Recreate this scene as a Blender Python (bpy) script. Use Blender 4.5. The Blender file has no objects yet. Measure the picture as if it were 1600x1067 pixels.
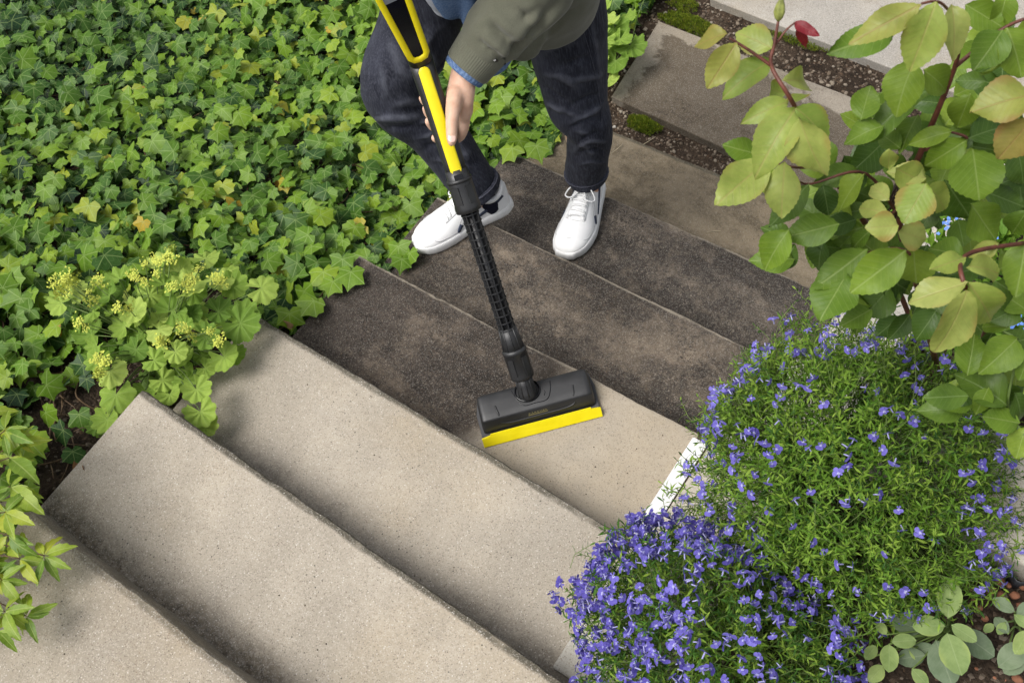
import bpy, bmesh, math, random
import numpy as np
from mathutils import Vector, Matrix, noise as mnoise
rng = np.random.default_rng(7)
random.seed(7)
R = math.radians
sc = bpy.context.scene
col = sc.collection

# ------------------------------------------------------------------ camera
FPX = 1588.8                                   # focal length in pixels of a 1600 px wide frame
D = 0.36                                       # going of one step (m)
H = 0.1587                                     # rise of one step (m)
CAM = np.array([1.6980, 0.5099, 1.9401])
FW = np.array([-0.39375983, 0.3240952, -0.86018341]); FW /= np.linalg.norm(FW)
RT = np.array([0.81169232, 0.56177145, -0.15990124]); RT -= FW * (FW @ RT); RT /= np.linalg.norm(RT)
DN = np.cross(FW, RT)
cd = bpy.data.cameras.new('camera'); cam = bpy.data.objects.new('camera', cd); col.objects.link(cam)
M = Matrix.Identity(4)
for i in range(3):
    M[i][0] = RT[i]; M[i][1] = -DN[i]; M[i][2] = -FW[i]; M[i][3] = CAM[i]
cam.matrix_world = M
cd.sensor_width = 36; cd.lens = FPX / 1600 * 36; cd.clip_start = 0.05; cd.clip_end = 500
cd.dof.use_dof = True; cd.dof.focus_distance = 2.65; cd.dof.aperture_fstop = 14.0
sc.camera = cam

# ------------------------------------------------------------------ world, sun, exposure
SUN_EL, SUN_AZ = 62, 215                       # soft overcast daylight
w = bpy.data.worlds.new('World'); sc.world = w; w.use_nodes = True
wn = w.node_tree; wn.nodes.clear()
so = wn.nodes.new('ShaderNodeOutputWorld'); bg = wn.nodes.new('ShaderNodeBackground')
sk = wn.nodes.new('ShaderNodeTexSky'); sk.sky_type = 'NISHITA'; sk.sun_disc = False
sk.sun_elevation = R(SUN_EL); sk.sun_rotation = R(SUN_AZ); sk.air_density = 1.0; sk.dust_density = 4.0
hs = wn.nodes.new('ShaderNodeHueSaturation'); hs.inputs['Saturation'].default_value = 0.30
wn.links.new(sk.outputs[0], hs.inputs['Color']); wn.links.new(hs.outputs[0], bg.inputs['Color'])
bg.inputs['Strength'].default_value = 0.11
wn.links.new(bg.outputs[0], so.inputs['Surface'])
sd = bpy.data.lights.new('sun', 'SUN'); sun = bpy.data.objects.new('sun', sd); col.objects.link(sun)
sd.energy = 1.5; sd.angle = R(32); sd.color = (1.0, 0.975, 0.94)
# sky rotation is clockwise from +Y seen from above
sdir = Vector((math.sin(R(SUN_AZ)) * math.cos(R(SUN_EL)), math.cos(R(SUN_AZ)) * math.cos(R(SUN_EL)), math.sin(R(SUN_EL))))
sun.rotation_euler = sdir.to_track_quat('Z', 'Y').to_euler(); sun.location = (0, 0, 6)
sc.view_settings.view_transform = 'Standard'; sc.view_settings.look = 'None'
sc.view_settings.exposure = 0.82; sc.view_settings.gamma = 1.0
sc.cycles.use_denoising = True

# ------------------------------------------------------------------ measuring helpers (pixel of the 1600 px photograph + height or distance -> point)
def ray(x, y): return FW + RT * (x - 800) / FPX + DN * (y - 533.5) / FPX
def bz(x, y, z):
    d = ray(x, y); return CAM + d * ((z - CAM[2]) / d[2])
def bt(x, y, t): return CAM + ray(x, y) * t
def pj(P):
    v = np.asarray(P, float) - CAM; dp = v @ FW
    return np.stack([800 + FPX * (v @ RT) / dp, 533.5 + FPX * (v @ DN) / dp, dp], -1)
def nrm(v):
    v = np.asarray(v, float); return v / (np.linalg.norm(v) + 1e-12)

# ------------------------------------------------------------------ object helpers
def tag(o, label=None, cat=None, group=None, kind=None):
    if label: o['label'] = label
    if cat: o['category'] = cat
    if group: o['group'] = group
    if kind: o['kind'] = kind
    return o
def empty(name, loc, label=None, cat=None, group=None):
    o = bpy.data.objects.new(name, None); col.objects.link(o); o.location = tuple(loc)
    o.empty_display_size = 0.05
    return tag(o, label, cat, group)
def add(name, me, mats=None, parent=None, smooth=None):
    o = bpy.data.objects.new(name, me); col.objects.link(o)
    if mats is not None and len(me.materials) == 0:
        for m in (mats if isinstance(mats, (list, tuple)) else [mats]): me.materials.append(m)
    if smooth is not None:
        me.polygons.foreach_set('use_smooth', np.full(len(me.polygons), smooth))
    if parent is not None:
        o.parent = parent
        o.matrix_parent_inverse = Matrix.Translation(parent_world(parent)).inverted()
    return o
def parent_world(p):
    # an Empty is only translated; meshes used as parents hold world coordinates at identity
    return p.location.copy() if p.type == 'EMPTY' else Vector((0, 0, 0))
def pydata(name, v, f):
    me = bpy.data.meshes.new(name)
    me.from_pydata([tuple(map(float, p)) for p in v], [], [tuple(int(i) for i in q) for q in f]); me.update()
    return me
def box_data(c, ax, ay, az):
    c, ax, ay, az = map(lambda q: np.asarray(q, float), (c, ax, ay, az))
    v = [c + sx * ax + sy * ay + sz * az for sz in (-1, 1) for sy in (-1, 1) for sx in (-1, 1)]
    f = [(0, 2, 3, 1), (4, 5, 7, 6), (0, 1, 5, 4), (2, 6, 7, 3), (0, 4, 6, 2), (1, 3, 7, 5)]
    return v, f
def bev(me, wd, seg=2, ang=30):
    bm = bmesh.new(); bm.from_mesh(me)
    es = [e for e in bm.edges if len(e.link_faces) == 2 and e.calc_face_angle(0) > R(ang)]
    bmesh.ops.bevel(bm, geom=es, offset=wd, segments=seg, profile=0.5, affect='EDGES')
    bm.to_mesh(me); bm.free(); return me
def rings_data(rings, cap=True):
    n = len(rings[0]); v = []; f = []
    for r in rings: v += list(r)
    for i in range(len(rings) - 1):
        for j in range(n):
            a = i * n + j; b = i * n + (j + 1) % n
            f.append((a, b, b + n, a + n))
    if cap:
        f.append(tuple(range(n))[::-1]); f.append(tuple(range((len(rings) - 1) * n, len(rings) * n)))
    return v, f
def frame(d, ref=(0, 0, 1)):
    d = nrm(d); ref = np.asarray(ref, float)
    if abs(d @ nrm(ref)) > .97: ref = np.array([1., 0, 0])
    s = nrm(np.cross(ref, d)); u = np.cross(d, s)
    return s, u
def tube_data(pts, rad, n=10, cap=True, round_end=0):
    pts = [np.asarray(p, float) for p in pts]; rings = []
    m = len(pts)
    if np.isscalar(rad): rad = [rad] * m
    s0 = None
    for i in range(m):
        t = nrm(pts[min(i + 1, m - 1)] - pts[max(i - 1, 0)])
        if s0 is None: s, u = frame(t)
        else:
            s = nrm(s0 - t * (s0 @ t)); u = np.cross(t, s)
        s0 = s
        ex = rad[i] if not np.isscalar(rad[i]) else (rad[i], rad[i])
        rings.append([pts[i] + s * ex[0] * math.cos(a) + u * ex[1] * math.sin(a) for a in np.linspace(0, 2 * math.pi, n, endpoint=False)])
    return rings_data(rings, cap)
def merge(parts):
    v = []; f = []
    for pv, pf in parts:
        o = len(v); v += list(pv); f += [tuple(i + o for i in q) for q in pf]
    return v, f
def smooth_path(P, n):
    P = np.asarray(P, float); t = np.linspace(0, len(P) - 1, n); out = []
    for x in t:
        i = min(int(x), len(P) - 2); u = x - i
        p0 = P[max(i - 1, 0)]; p1 = P[i]; p2 = P[i + 1]; p3 = P[min(i + 2, len(P) - 1)]
        out.append(.5 * ((2 * p1) + (-p0 + p2) * u + (2 * p0 - 5 * p1 + 4 * p2 - p3) * u * u + (-p0 + 3 * p1 - 3 * p2 + p3) * u ** 3))
    return np.array(out)

# ------------------------------------------------------------------ material helpers
class NT:
    def __init__(s, name):
        s.m = bpy.data.materials.new(name); s.m.use_nodes = True
        s.t = s.m.node_tree; s.t.nodes.clear()
        s.out = s.n('ShaderNodeOutputMaterial'); s.b = s.n('ShaderNodeBsdfPrincipled')
        s.t.links.new(s.b.outputs[0], s.out.inputs['Surface'])
    def n(s, k): return s.t.nodes.new(k)
    def put(s, inp, val):
        if hasattr(val, 'is_output') or isinstance(val, bpy.types.NodeSocket): s.t.links.new(val, inp)
        elif isinstance(val, (tuple, list)) and len(val) == 3 and inp.type == 'RGBA': inp.default_value = (*val, 1)
        else: inp.default_value = val
    def math(s, op, a, b=None, c=None, clamp=False):
        q = s.n('ShaderNodeMath'); q.operation = op; q.use_clamp = clamp
        s.put(q.inputs[0], a)
        if b is not None: s.put(q.inputs[1], b)
        if c is not None: s.put(q.inputs[2], c)
        return q.outputs[0]
    def mix(s, f, a, b, mode='MIX'):
        q = s.n('ShaderNodeMix'); q.data_type = 'RGBA'; q.blend_type = mode
        s.put(q.inputs[0], f); s.put(q.inputs[6], a); s.put(q.inputs[7], b); return q.outputs[2]
    def step(s, x, lo, hi, to0=0., to1=1.):
        q = s.n('ShaderNodeMapRange'); q.interpolation_type = 'SMOOTHSTEP'
        s.put(q.inputs[0], x); q.inputs[1].default_value = lo; q.inputs[2].default_value = hi
        q.inputs[3].default_value = to0; q.inputs[4].default_value = to1; return q.outputs[0]
    def pos(s): return s.n('ShaderNodeNewGeometry').outputs['Position']
    def xyz(s, v):
        q = s.n('ShaderNodeSeparateXYZ'); s.t.links.new(v, q.inputs[0]); return q.outputs
    def noise(s, scale, detail=3, rough=.55, vec=None, dist=0., out='Fac'):
        q = s.n('ShaderNodeTexNoise'); q.inputs['Scale'].default_value = scale; q.inputs['Detail'].default_value = detail
        q.inputs['Roughness'].default_value = rough; q.inputs['Distortion'].default_value = dist
        s.t.links.new(vec if vec is not None else s.pos(), q.inputs['Vector']); return q.outputs[out]
    def voro(s, scale, vec=None, out='Color', feat='F1'):
        q = s.n('ShaderNodeTexVoronoi'); q.feature = feat; q.inputs['Scale'].default_value = scale
        s.t.links.new(vec if vec is not None else s.pos(), q.inputs['Vector']); return q.outputs[out]
    def mapv(s, scale=(1, 1, 1), rot=(0, 0, 0), vec=None):
        q = s.n('ShaderNodeMapping'); q.inputs['Scale'].default_value = scale; q.inputs['Rotation'].default_value = rot
        s.t.links.new(vec if vec is not None else s.pos(), q.inputs['Vector']); return q.outputs[0]
    def ramp(s, f, stops):
        q = s.n('ShaderNodeValToRGB'); e = q.color_ramp.elements
        while len(e) > 1: e.remove(e[-1])
        for i, (p, c) in enumerate(stops):
            k = e[0] if i == 0 else e.new(p)
            k.position = p; k.color = (*c, 1)
        s.put(q.inputs[0], f); return q.outputs[0]
    def bump(s, h, strength=.3, dist=.002):
        q = s.n('ShaderNodeBump'); q.inputs['Strength'].default_value = strength; q.inputs['Distance'].default_value = dist
        s.put(q.inputs['Height'], h); s.t.links.new(q.outputs[0], s.b.inputs['Normal']); return q
    def base(s, c): s.put(s.b.inputs['Base Color'], c)
    def rough(s, r): s.put(s.b.inputs['Roughness'], r)
    def spec(s, r): s.put(s.b.inputs['Specular IOR Level'], r)

def plain(name, c, rough=.5, spec=.5, bump=None, var=.12, vscale=40, metal=0.):
    t = NT(name)
    f = t.noise(vscale, 4)
    t.base(t.mix(t.step(f, .3, .7), tuple(x * (1 - var) for x in c), tuple(min(1, x * (1 + var)) for x in c)))
    t.rough(rough); t.spec(spec); t.b.inputs['Metallic'].default_value = metal
    if bump: t.bump(t.noise(bump[0], 3), bump[1], bump[2])
    return t.m

def concrete(name, clean=(.40, .355, .295), dirt_shade=(.075, .062, .05), dirt_amt=0.0, k=None, band=0.0, edge=None, edge_amt=0., mask=None, olive=0., wet=None, bandw=.12, worn=0., film=None, film_col=(.125, .10, .076)):
    """exposed-aggregate concrete; dirt_amt = share of grown-in grime, band = grime and painted shade along the foot of the riser"""
    t = NT(name); P = t.pos(); X, Y, Z = t.xyz(P)
    n1 = t.noise(3.2, 5, .6); n2 = t.noise(14, 5, .65); n3 = t.noise(90, 4, .7)
    c = t.mix(t.step(n1, .35, .68), tuple(x * .84 for x in clean), tuple(min(1, x * 1.08) for x in clean))
    c = t.mix(t.step(t.noise(1.9, 4), .42, .68, 0, .55), c, (clean[0] * .93, clean[1] * .85, clean[2] * .70))
    c = t.mix(t.step(t.noise(2.6, 5, .6, vec=t.mapv((1, 1, 1), (0, 0, 1.))), .50, .72, 0, .5), c, (clean[0] * .78, clean[1] * .80, clean[2] * .84))
    c = t.mix(t.step(n2, .3, .75, 0, .4), c, tuple(x * .74 for x in clean))
    c = t.mix(t.math('MULTIPLY', t.step(t.noise(4.4, 6, .7, dist=.8), .56, .72), .30), c, tuple(x * .55 for x in clean))
    if film is not None:        # thin brown growth over the whole dirty part
        fm = film(t, X, Y, n2) if callable(film) else film
        fc_ = t.mix(t.step(t.noise(8, 5, .65), .35, .68), tuple(x * .72 for x in film_col), tuple(x * 1.35 for x in film_col))
        fc_ = t.mix(t.step(n3, .4, .7, 0, .5), fc_, tuple(x * .55 for x in film_col))
        c = t.mix(fm, c, fc_)
    # grime, plus shade painted in at the foot of the riser
    g = None
    if dirt_amt > 0:
        st = t.noise(4.2, 6, .62, vec=t.mapv((.6, 1.35, 1), (0, 0, R(12))), dist=.5)
        st2 = t.noise(20, 6, .72); st3 = t.noise(75, 4, .75)
        s_ = t.math('ADD', t.math('ADD', t.math('MULTIPLY', st, .58), t.math('MULTIPLY', st2, .27)), t.math('MULTIPLY', st3, .15))
        g = t.math('MULTIPLY', t.step(s_, .60 - .26 * dirt_amt, (.76 if film is None else .765) - .26 * dirt_amt), min(1, .5 + .5 * dirt_amt))
    if g is not None and mask is not None: g = t.math('MULTIPLY', g, mask(t, X, Y, n2))
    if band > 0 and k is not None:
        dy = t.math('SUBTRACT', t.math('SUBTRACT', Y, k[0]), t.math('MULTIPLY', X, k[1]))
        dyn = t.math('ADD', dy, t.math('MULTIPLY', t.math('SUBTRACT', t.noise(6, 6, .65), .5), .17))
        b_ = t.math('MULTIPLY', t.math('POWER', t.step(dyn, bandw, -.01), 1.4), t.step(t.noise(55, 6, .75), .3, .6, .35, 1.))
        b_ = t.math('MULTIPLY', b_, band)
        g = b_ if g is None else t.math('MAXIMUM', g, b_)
    if g is not None:
        if dirt_amt > .7:       # brush streaks and pores in the grime
            sx_ = t.noise(11, 6, .72, vec=t.mapv((.75, 1.7, 1), (0, 0, R(-24))), dist=.5); n3 = t.math('ADD', t.math('ADD', t.math('MULTIPLY', n3, .3), t.math('MULTIPLY', sx_, .4)), t.math('MULTIPLY', t.noise(3.1, 4, .6), .3))
        dc = t.mix(t.step(n3, .35, .65), tuple(x * .45 for x in dirt_shade), tuple(x * (1.6 if dirt_amt < .7 else 2.6) for x in dirt_shade))
        c = t.mix(g, c, dc)
        if film is not None:    # black growth sitting in the pores
            po = t.math('MULTIPLY', t.step(t.noise(120, 4, .75), .52, .60), t.step(t.noise(6.5, 5, .65), .42, .62, .12, .9))
            if callable(film): po = t.math('MULTIPLY', po, fm)
            c = t.mix(po, c, (.013, .011, .010))
            hi_ = t.math('MULTIPLY', t.step(t.noise(100, 4, .75, vec=t.mapv((1, 1, 1), (0, 0, .8))), .55, .66), t.step(t.noise(5.2, 5, .65), .48, .64, .0, .7))
            if callable(film): hi_ = t.math('MULTIPLY', hi_, fm)
            c = t.mix(hi_, c, (.24, .20, .155))
    if olive: c = t.mix(olive, c, (.17, .135, .08))
    if edge is not None:
        dy = t.math('SUBTRACT', t.math('SUBTRACT', t.math('ADD', edge[0], t.math('MULTIPLY', X, edge[1])), Y), 0.)
        e_ = t.math('MULTIPLY', t.step(t.math('ADD', dy, t.math('MULTIPLY', t.math('SUBTRACT', n2, .5), .02)), .022, .012), t.step(t.noise(14, 4), .25, .5, .35, 1.))
        c = t.mix(t.math('MULTIPLY', e_, edge_amt), c, (.055, .05, .035))
    if worn:                    # pale rubbed line on the very edge of a dirty step
        dy = t.math('SUBTRACT', t.math('ADD', edge[0], t.math('MULTIPLY', X, edge[1])), Y)
        wl = t.math('MULTIPLY', t.step(t.math('ADD', dy, t.math('MULTIPLY', t.math('SUBTRACT', n2, .5), .012)), .013, .006), t.step(t.noise(11, 5, .7), .35, .6, .25, 1.))
        c = t.mix(t.math('MULTIPLY', wl, worn), c, (.30, .26, .20))
    if wet is not None: c = t.mix(wet(t, X, Y), c, t.mix(1., c, (.34, .31, .27), 'MULTIPLY'))
    # aggregate grains: every grain a little lighter or darker, a few dark, brown or white ones
    lum = t.n('ShaderNodeSeparateColor'); t.t.links.new(t.voro(430), lum.inputs[0])
    c = t.mix(t.math('MULTIPLY', t.step(lum.outputs[0], .0, .30, 1, 0), .38 if dirt_amt < .5 else .34), c, t.mix(lum.outputs[1], (.07, .06, .05), (.17, .125, .085)))
    c = t.mix(t.math('MULTIPLY', t.step(lum.outputs[2], .68, .95), .24 if dirt_amt < .5 else .12), c, (.62, .57, .50))
    v = t.voro(230); vs = t.n('ShaderNodeSeparateColor'); t.t.links.new(v, vs.inputs[0])
    dist = t.voro(230, out='Distance')
    grain = t.step(dist, .46, .22)
    dark = t.math('MULTIPLY', t.math('GREATER_THAN', vs.outputs[0], .84), grain)
    lite = t.math('MULTIPLY', t.math('GREATER_THAN', vs.outputs[1], .93), grain)
    c = t.mix(t.math('MULTIPLY', dark, .5), c, t.mix(vs.outputs[2], (.05, .045, .04), (.15, .09, .055)))
    c = t.mix(t.math('MULTIPLY', lite, .5 if dirt_amt < .5 else .16), c, (.66, .62, .56))
    fine = t.noise(420, 2, .6)
    v2 = t.voro(70, out='Distance'); pit = t.step(v2, .16, .07)
    pit = t.math('MULTIPLY', pit, t.step(t.noise(6, 2), .5, .62))
    c = t.mix(t.math('MULTIPLY', pit, .8), c, (.035, .03, .025))
    t.base(c); t.rough(.9); t.spec(.25)
    hgt = t.math('ADD', t.math('ADD', t.math('MULTIPLY', n3, .5), t.math('MULTIPLY', fine, .4)), t.math('MULTIPLY', pit, -.8))
    t.bump(hgt, .6, .003)
    return t.m

def leafmat(name, stops, veins='pin', vein_col=(.30, .36, .13), vein_amt=.5, rough=.42, spec=.35, trans=.22, edge_col=None, spots=0., nv=7, yellow=0.):
    """stops: colour by a per-leaf random number; the veins run in the leaf's own coordinates (attribute lc)"""
    t = NT(name)
    at = t.n('ShaderNodeAttribute'); at.attribute_name = 'lc'; x, y, r = t.xyz(at.outputs['Vector'])
    oi = t.n('ShaderNodeObjectInfo')
    rr = t.math('FRACT', t.math('ADD', r, oi.outputs['Random'])) if veins != 'noobj' else r
    c = t.ramp(rr, stops)
    nz = t.noise(60, 3)
    c = t.mix(t.step(t.noise(38, 5, .65), .35, .7, 0, .6), c, t.mix(1., c, (.55, .64, .5), 'MULTIPLY'))
    ax = t.math('ABSOLUTE', x)
    if veins == 'pin':
        mid = t.step(ax, .022, .006)
        q = t.math('FRACT', t.math('MULTIPLY', t.math('SUBTRACT', y, t.math('MULTIPLY', ax, .8)), float(nv)))
        lat = t.math('MULTIPLY', t.step(t.math('ABSOLUTE', t.math('SUBTRACT', q, .5)), .07, .02), .45)
        v = t.math('MAXIMUM', mid, lat)
        hgt = t.math('ABSOLUTE', t.math('SUBTRACT', q, .5))
    else:
        ang = t.math('ARCTAN2', ax, y); rad = t.math('SQRT', t.math('ADD', t.math('MULTIPLY', x, x), t.math('MULTIPLY', y, y)))
        if veins == 'ivy':
            ds = [t.math('MULTIPLY', rad, t.math('ABSOLUTE', t.math('SINE', t.math('SUBTRACT', ang, a)))) for a in (0., .92, 1.85)]
            # keep only the forward half of each ray
            dmin = t.math('MINIMUM', t.math('MINIMUM', ds[0], ds[1]), ds[2])
            v = t.step(dmin, .026, .008)
            q = t.math('FRACT', t.math('MULTIPLY', t.math('SUBTRACT', rad, t.math('MULTIPLY', dmin, .9)), 6.))
            v = t.math('MAXIMUM', v, t.math('MULTIPLY', t.step(t.math('ABSOLUTE', t.math('SUBTRACT', q, .5)), .08, .02), .3))
            hgt = dmin
        else:
            q = t.math('FRACT', t.math('ADD', t.math('DIVIDE', ang, 2 * math.pi / 9), .5))
            da = t.math('MULTIPLY', t.math('MULTIPLY', t.math('ABSOLUTE', t.math('SUBTRACT', q, .5)), 2 * math.pi / 9), rad)
            v = t.step(da, .022, .006); hgt = da
    c = t.mix(t.math('MULTIPLY', v, vein_amt), c, vein_col)
    if edge_col is not None:
        e_ = t.step(t.math('ADD', ax, t.math('MULTIPLY', t.math('SUBTRACT', nz, .5), .2)), .20, .42)
        c = t.mix(t.math('MULTIPLY', e_, .6), c, edge_col)
    if spots:
        c = t.mix(t.math('MULTIPLY', t.step(t.noise(130, 2), .70, .74), spots), c, (.06, .03, .015))
    t.base(c); t.rough(rough); t.spec(spec)
    t.bump(t.math('ADD', t.math('ADD', t.math('MULTIPLY', v, -.6), t.math('MULTIPLY', hgt, -.5 if veins == 'pin' else 0.)), t.math('MULTIPLY', t.noise(220, 2), .25)), .4, .0016)
    tr = t.n('ShaderNodeBsdfTranslucent'); t.put(tr.inputs[0], t.mix(1., c, (1.25, 1.3, .55), 'MULTIPLY'))
    ms = t.n('ShaderNodeMixShader'); ms.inputs[0].default_value = trans
    t.t.links.new(t.b.outputs[0], ms.inputs[1]); t.t.links.new(tr.outputs[0], ms.inputs[2]); t.t.links.new(ms.outputs[0], t.out.inputs['Surface'])
    return t.m

# ------------------------------------------------------------------ leaf shapes: (verts, faces, lc) with the base at 0, tip along +Y, face towards +Z, length 1
def ovate(wd=.6, peak=.45, rows=9, fold=.15, arc=.2, wave=.04, ser=.0, pw=.9, tipw=0.0, seed=0, half=2):
    g = np.random.default_rng(seed); v = []; lc = []; f = []
    ph = g.uniform(0, 6, 3); n = 2 * half + 1
    for i in range(rows):
        s = i / (rows - 1)
        a = s / peak if s < peak else (1 - s) / (1 - peak)
        hw = wd / 2 * (math.sin(min(1, max(0, a)) * math.pi / 2) ** pw) * (1 - .0 * s)
        hw = max(hw, .006)
        for j in range(n):
            u = (j - half) / half
            x = hw * u
            yy = s + (ser * (1 if i % 2 else -1) * abs(u) ** 3 if 0 < i < rows - 1 else 0)
            xx = x * (1 + (ser * 1.5 * (1 if i % 2 else -1) if abs(u) == 1 and 0 < i < rows - 1 else 0))
            z = fold * abs(x) - arc * s * s + wave * math.sin(s * 7 + ph[0]) * u * abs(u) + wave * .6 * math.sin(s * 9 + ph[1]) * abs(u)
            v.append((xx, yy - .08 * arc * s * s, z)); lc.append((x, s, 0))
    for i in range(rows - 1):
        for j in range(n - 1):
            a = i * n + j; f.append((a, a + 1, a + n + 1, a + n))
    return np.array(v), f, np.array(lc)
def polar(rfun, thetas, rings=2, zfun=None):
    v = [(0, 0, zfun(0, 0) if zfun else 0)]; n = len(thetas); f = []
    for k in range(1, rings + 1):
        for th in thetas:
            r = rfun(th) * k / rings
            v.append((r * math.sin(th), r * math.cos(th), zfun(r, th) if zfun else 0))
    for j in range(n - 1): f.append((0, 2 + j, 1 + j))
    for k in range(rings - 1):
        for j in range(n - 1):
            a = 1 + k * n + j; f.append((a, a + 1, a + n + 1, a + n))
    v = np.array(v); lc = v.copy(); lc[:, 2] = 0
    return v, f, lc
def ivy_leaf(seed=0, lobes=5):
    g = np.random.default_rng(seed)
    j = lambda s: g.uniform(1 - s, 1 + s)
    side, mid2 = .72 * j(.1), .60 * j(.12)
    sin1, sin2 = .56 * j(.08), .49 * j(.08)
    if lobes == 3: sin1, side, sin2, mid2 = .62 * j(.06), .72 * j(.06), .60 * j(.05), .52 * j(.08)
    key = [(0, .86 * j(.06)), (.17, .64), (.46, sin1), (.72, side * .86), (.92, side), (1.10, side * .82), (1.42, sin2), (1.68, mid2 * .84), (1.88, mid2), (2.15, mid2 * .80), (2.6, .34), (3.0, .12)]
    T = [a for a, _ in key]; Rr = [b for _, b in key]
    th = np.array([-a for a in T[::-1]] + T[1:])
    jit = {round(t, 3): g.uniform(.94, 1.06) for t in th}
    rf = lambda t: float(np.interp(abs(t), T, Rr)) * jit.get(round(t, 3), 1)
    c, fd, tw = g.uniform(.1, .4), g.uniform(.05, .16), g.uniform(-.12, .12)
    zf = lambda r, t: -c * r * r + fd * r * (1 - abs(math.cos(1.7 * t))) + tw * r * math.sin(t) + .03 * math.sin(9 * t) * r
    return polar(rf, th, 2, zf)
def mantle_leaf(seed=0):
    g = np.random.default_rng(seed)
    n = 91; mx = g.uniform(2.55, 2.95); th = np.linspace(-mx, mx, n)
    ph = g.uniform(0, 1); lob = 9
    rf = lambda t: .5 * (1 - .15 * abs(math.sin(lob * t / 2)) ** 3 + .035 * math.cos(lob * 5 * t)) * (1 - .12 * (abs(t) / 2.8) ** 4)
    cup, pl, tw = g.uniform(-.4, .8), g.uniform(.05, .10), g.uniform(-.5, .5)
    zf = lambda r, t: cup * r * r * 1.2 + pl * r * 2 * math.cos(lob * t) * .5 + tw * r * r * math.sin(2 * t + ph * 6)
    v, f, lc = polar(rf, th, 3, zf); lc = lc * 2; lc[:, 2] = 0
    return v, f, lc
def leafmesh(name, leaf, mat, rnd=0., flip=False):
    v, f, lc = leaf
    me = pydata(name, v, f); a = me.attributes.new('lc', 'FLOAT_VECTOR', 'POINT')
    l2 = lc.copy(); l2[:, 2] = rnd; a.data.foreach_set('vector', l2.astype(np.float32).ravel())
    me.materials.append(mat); me.polygons.foreach_set('use_smooth', np.full(len(me.polygons), True))
    return me
def leafframe(P, d, n, s):
    """matrix: base at P, tip along d, face towards n, length s"""
    d = nrm(d); n = np.asarray(n, float); n = nrm(n - d * (n @ d)); x = np.cross(d, n)
    m = Matrix.Identity(4)
    for i in range(3):
        m[i][0] = x[i] * s; m[i][1] = d[i] * s; m[i][2] = n[i] * s; m[i][3] = P[i]
    return m
def join_leaves(name, leaves, inst, mat, smooth=True):
    """inst: list of (variant, 4x4, random) -> one mesh"""
    by = {}
    for vi, m, r in inst: by.setdefault(vi, []).append((m, r))
    V, L, F3, off = [], [], [], 0; loops = []; sizes = []
    for vi, lst in by.items():
        v, f, lc = leaves[vi]
        mats = np.array([np.array(m) for m, _ in lst]); rn = np.array([r for _, r in lst])
        vv = np.einsum('nij,vj->nvi', mats[:, :3, :3], v) + mats[:, None, :3, 3]
        ll = np.repeat(lc[None], len(lst), 0).copy(); ll[:, :, 2] = rn[:, None]
        V.append(vv.reshape(-1, 3)); L.append(ll.reshape(-1, 3))
        fl = np.concatenate([np.array(q) for q in f]); fs = np.array([len(q) for q in f])
        offs = off + np.arange(len(lst)) * len(v)
        loops.append((fl[None] + offs[:, None]).ravel()); sizes.append(np.tile(fs, len(lst)))
        off += len(v) * len(lst)
    V = np.concatenate(V); L = np.concatenate(L); loops = np.concatenate(loops); sizes = np.concatenate(sizes)
    me = bpy.data.meshes.new(name); me.vertices.add(len(V)); me.vertices.foreach_set('co', V.astype(np.float32).ravel())
    me.loops.add(len(loops)); me.loops.foreach_set('vertex_index', loops.astype(np.int32))
    me.polygons.add(len(sizes)); st = np.concatenate([[0], np.cumsum(sizes)[:-1]])
    me.polygons.foreach_set('loop_start', st.astype(np.int32)); me.polygons.foreach_set('loop_total', sizes.astype(np.int32))
    me.update(calc_edges=True); me.validate()
    a = me.attributes.new('lc', 'FLOAT_VECTOR', 'POINT'); a.data.foreach_set('vector', L.astype(np.float32).ravel())
    me.materials.append(mat); me.polygons.foreach_set('use_smooth', np.full(len(me.polygons), smooth))
    return me
def put_leaf(me, m, parent, name='leaf'):
    o = bpy.data.objects.new(name, me); col.objects.link(o); o.parent = parent
    o.matrix_parent_inverse = Matrix.Translation(parent_world(parent)).inverted(); o.matrix_basis = m
    return o
def lowf(x, y, s=1.0, seed=0.): return mnoise.noise((x * s + seed, y * s - seed, seed * .7))
# ================================================================== SETTING
# front edge of every tread: y = a + b x at z = -k H, measured from the photograph
EDGE = {0: [(153, 879), (300, 994), (390, 1066)], 1: [(226, 612), (265, 636), (319, 673), (380, 715), (865, 1055)],
        2: [(400, 490), (489, 545), (553, 580), (982, 840)], 3: [(566, 402.5), (606, 423), (660, 446), (985, 620), (1077, 670)],
        4: [(751, 338), (824, 375), (900, 413.5), (1040, 478)], 5: [(834, 251), (953, 306.5), (1052, 349), (1181, 410.5), (1279, 450)],
        6: [(959, 205), (1024, 228), (1128, 273)]}
LEFTPX = {1: (220, 612), 2: (398, 490), 3: (560, 402), 6: (872, 182)}
edge = {}
for k, pts in EDGE.items():
    q = np.array([bz(*p, -k * H) for p in pts]); b, a = np.polyfit(q[:, 0], q[:, 1], 1); edge[k] = (a, b)
edge[-1] = (0.0, 0.0)
leftx = {k: 0.0 for k in range(7)}
for k, p in LEFTPX.items(): leftx[k] = float(bz(*p, -k * H)[0])

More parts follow.
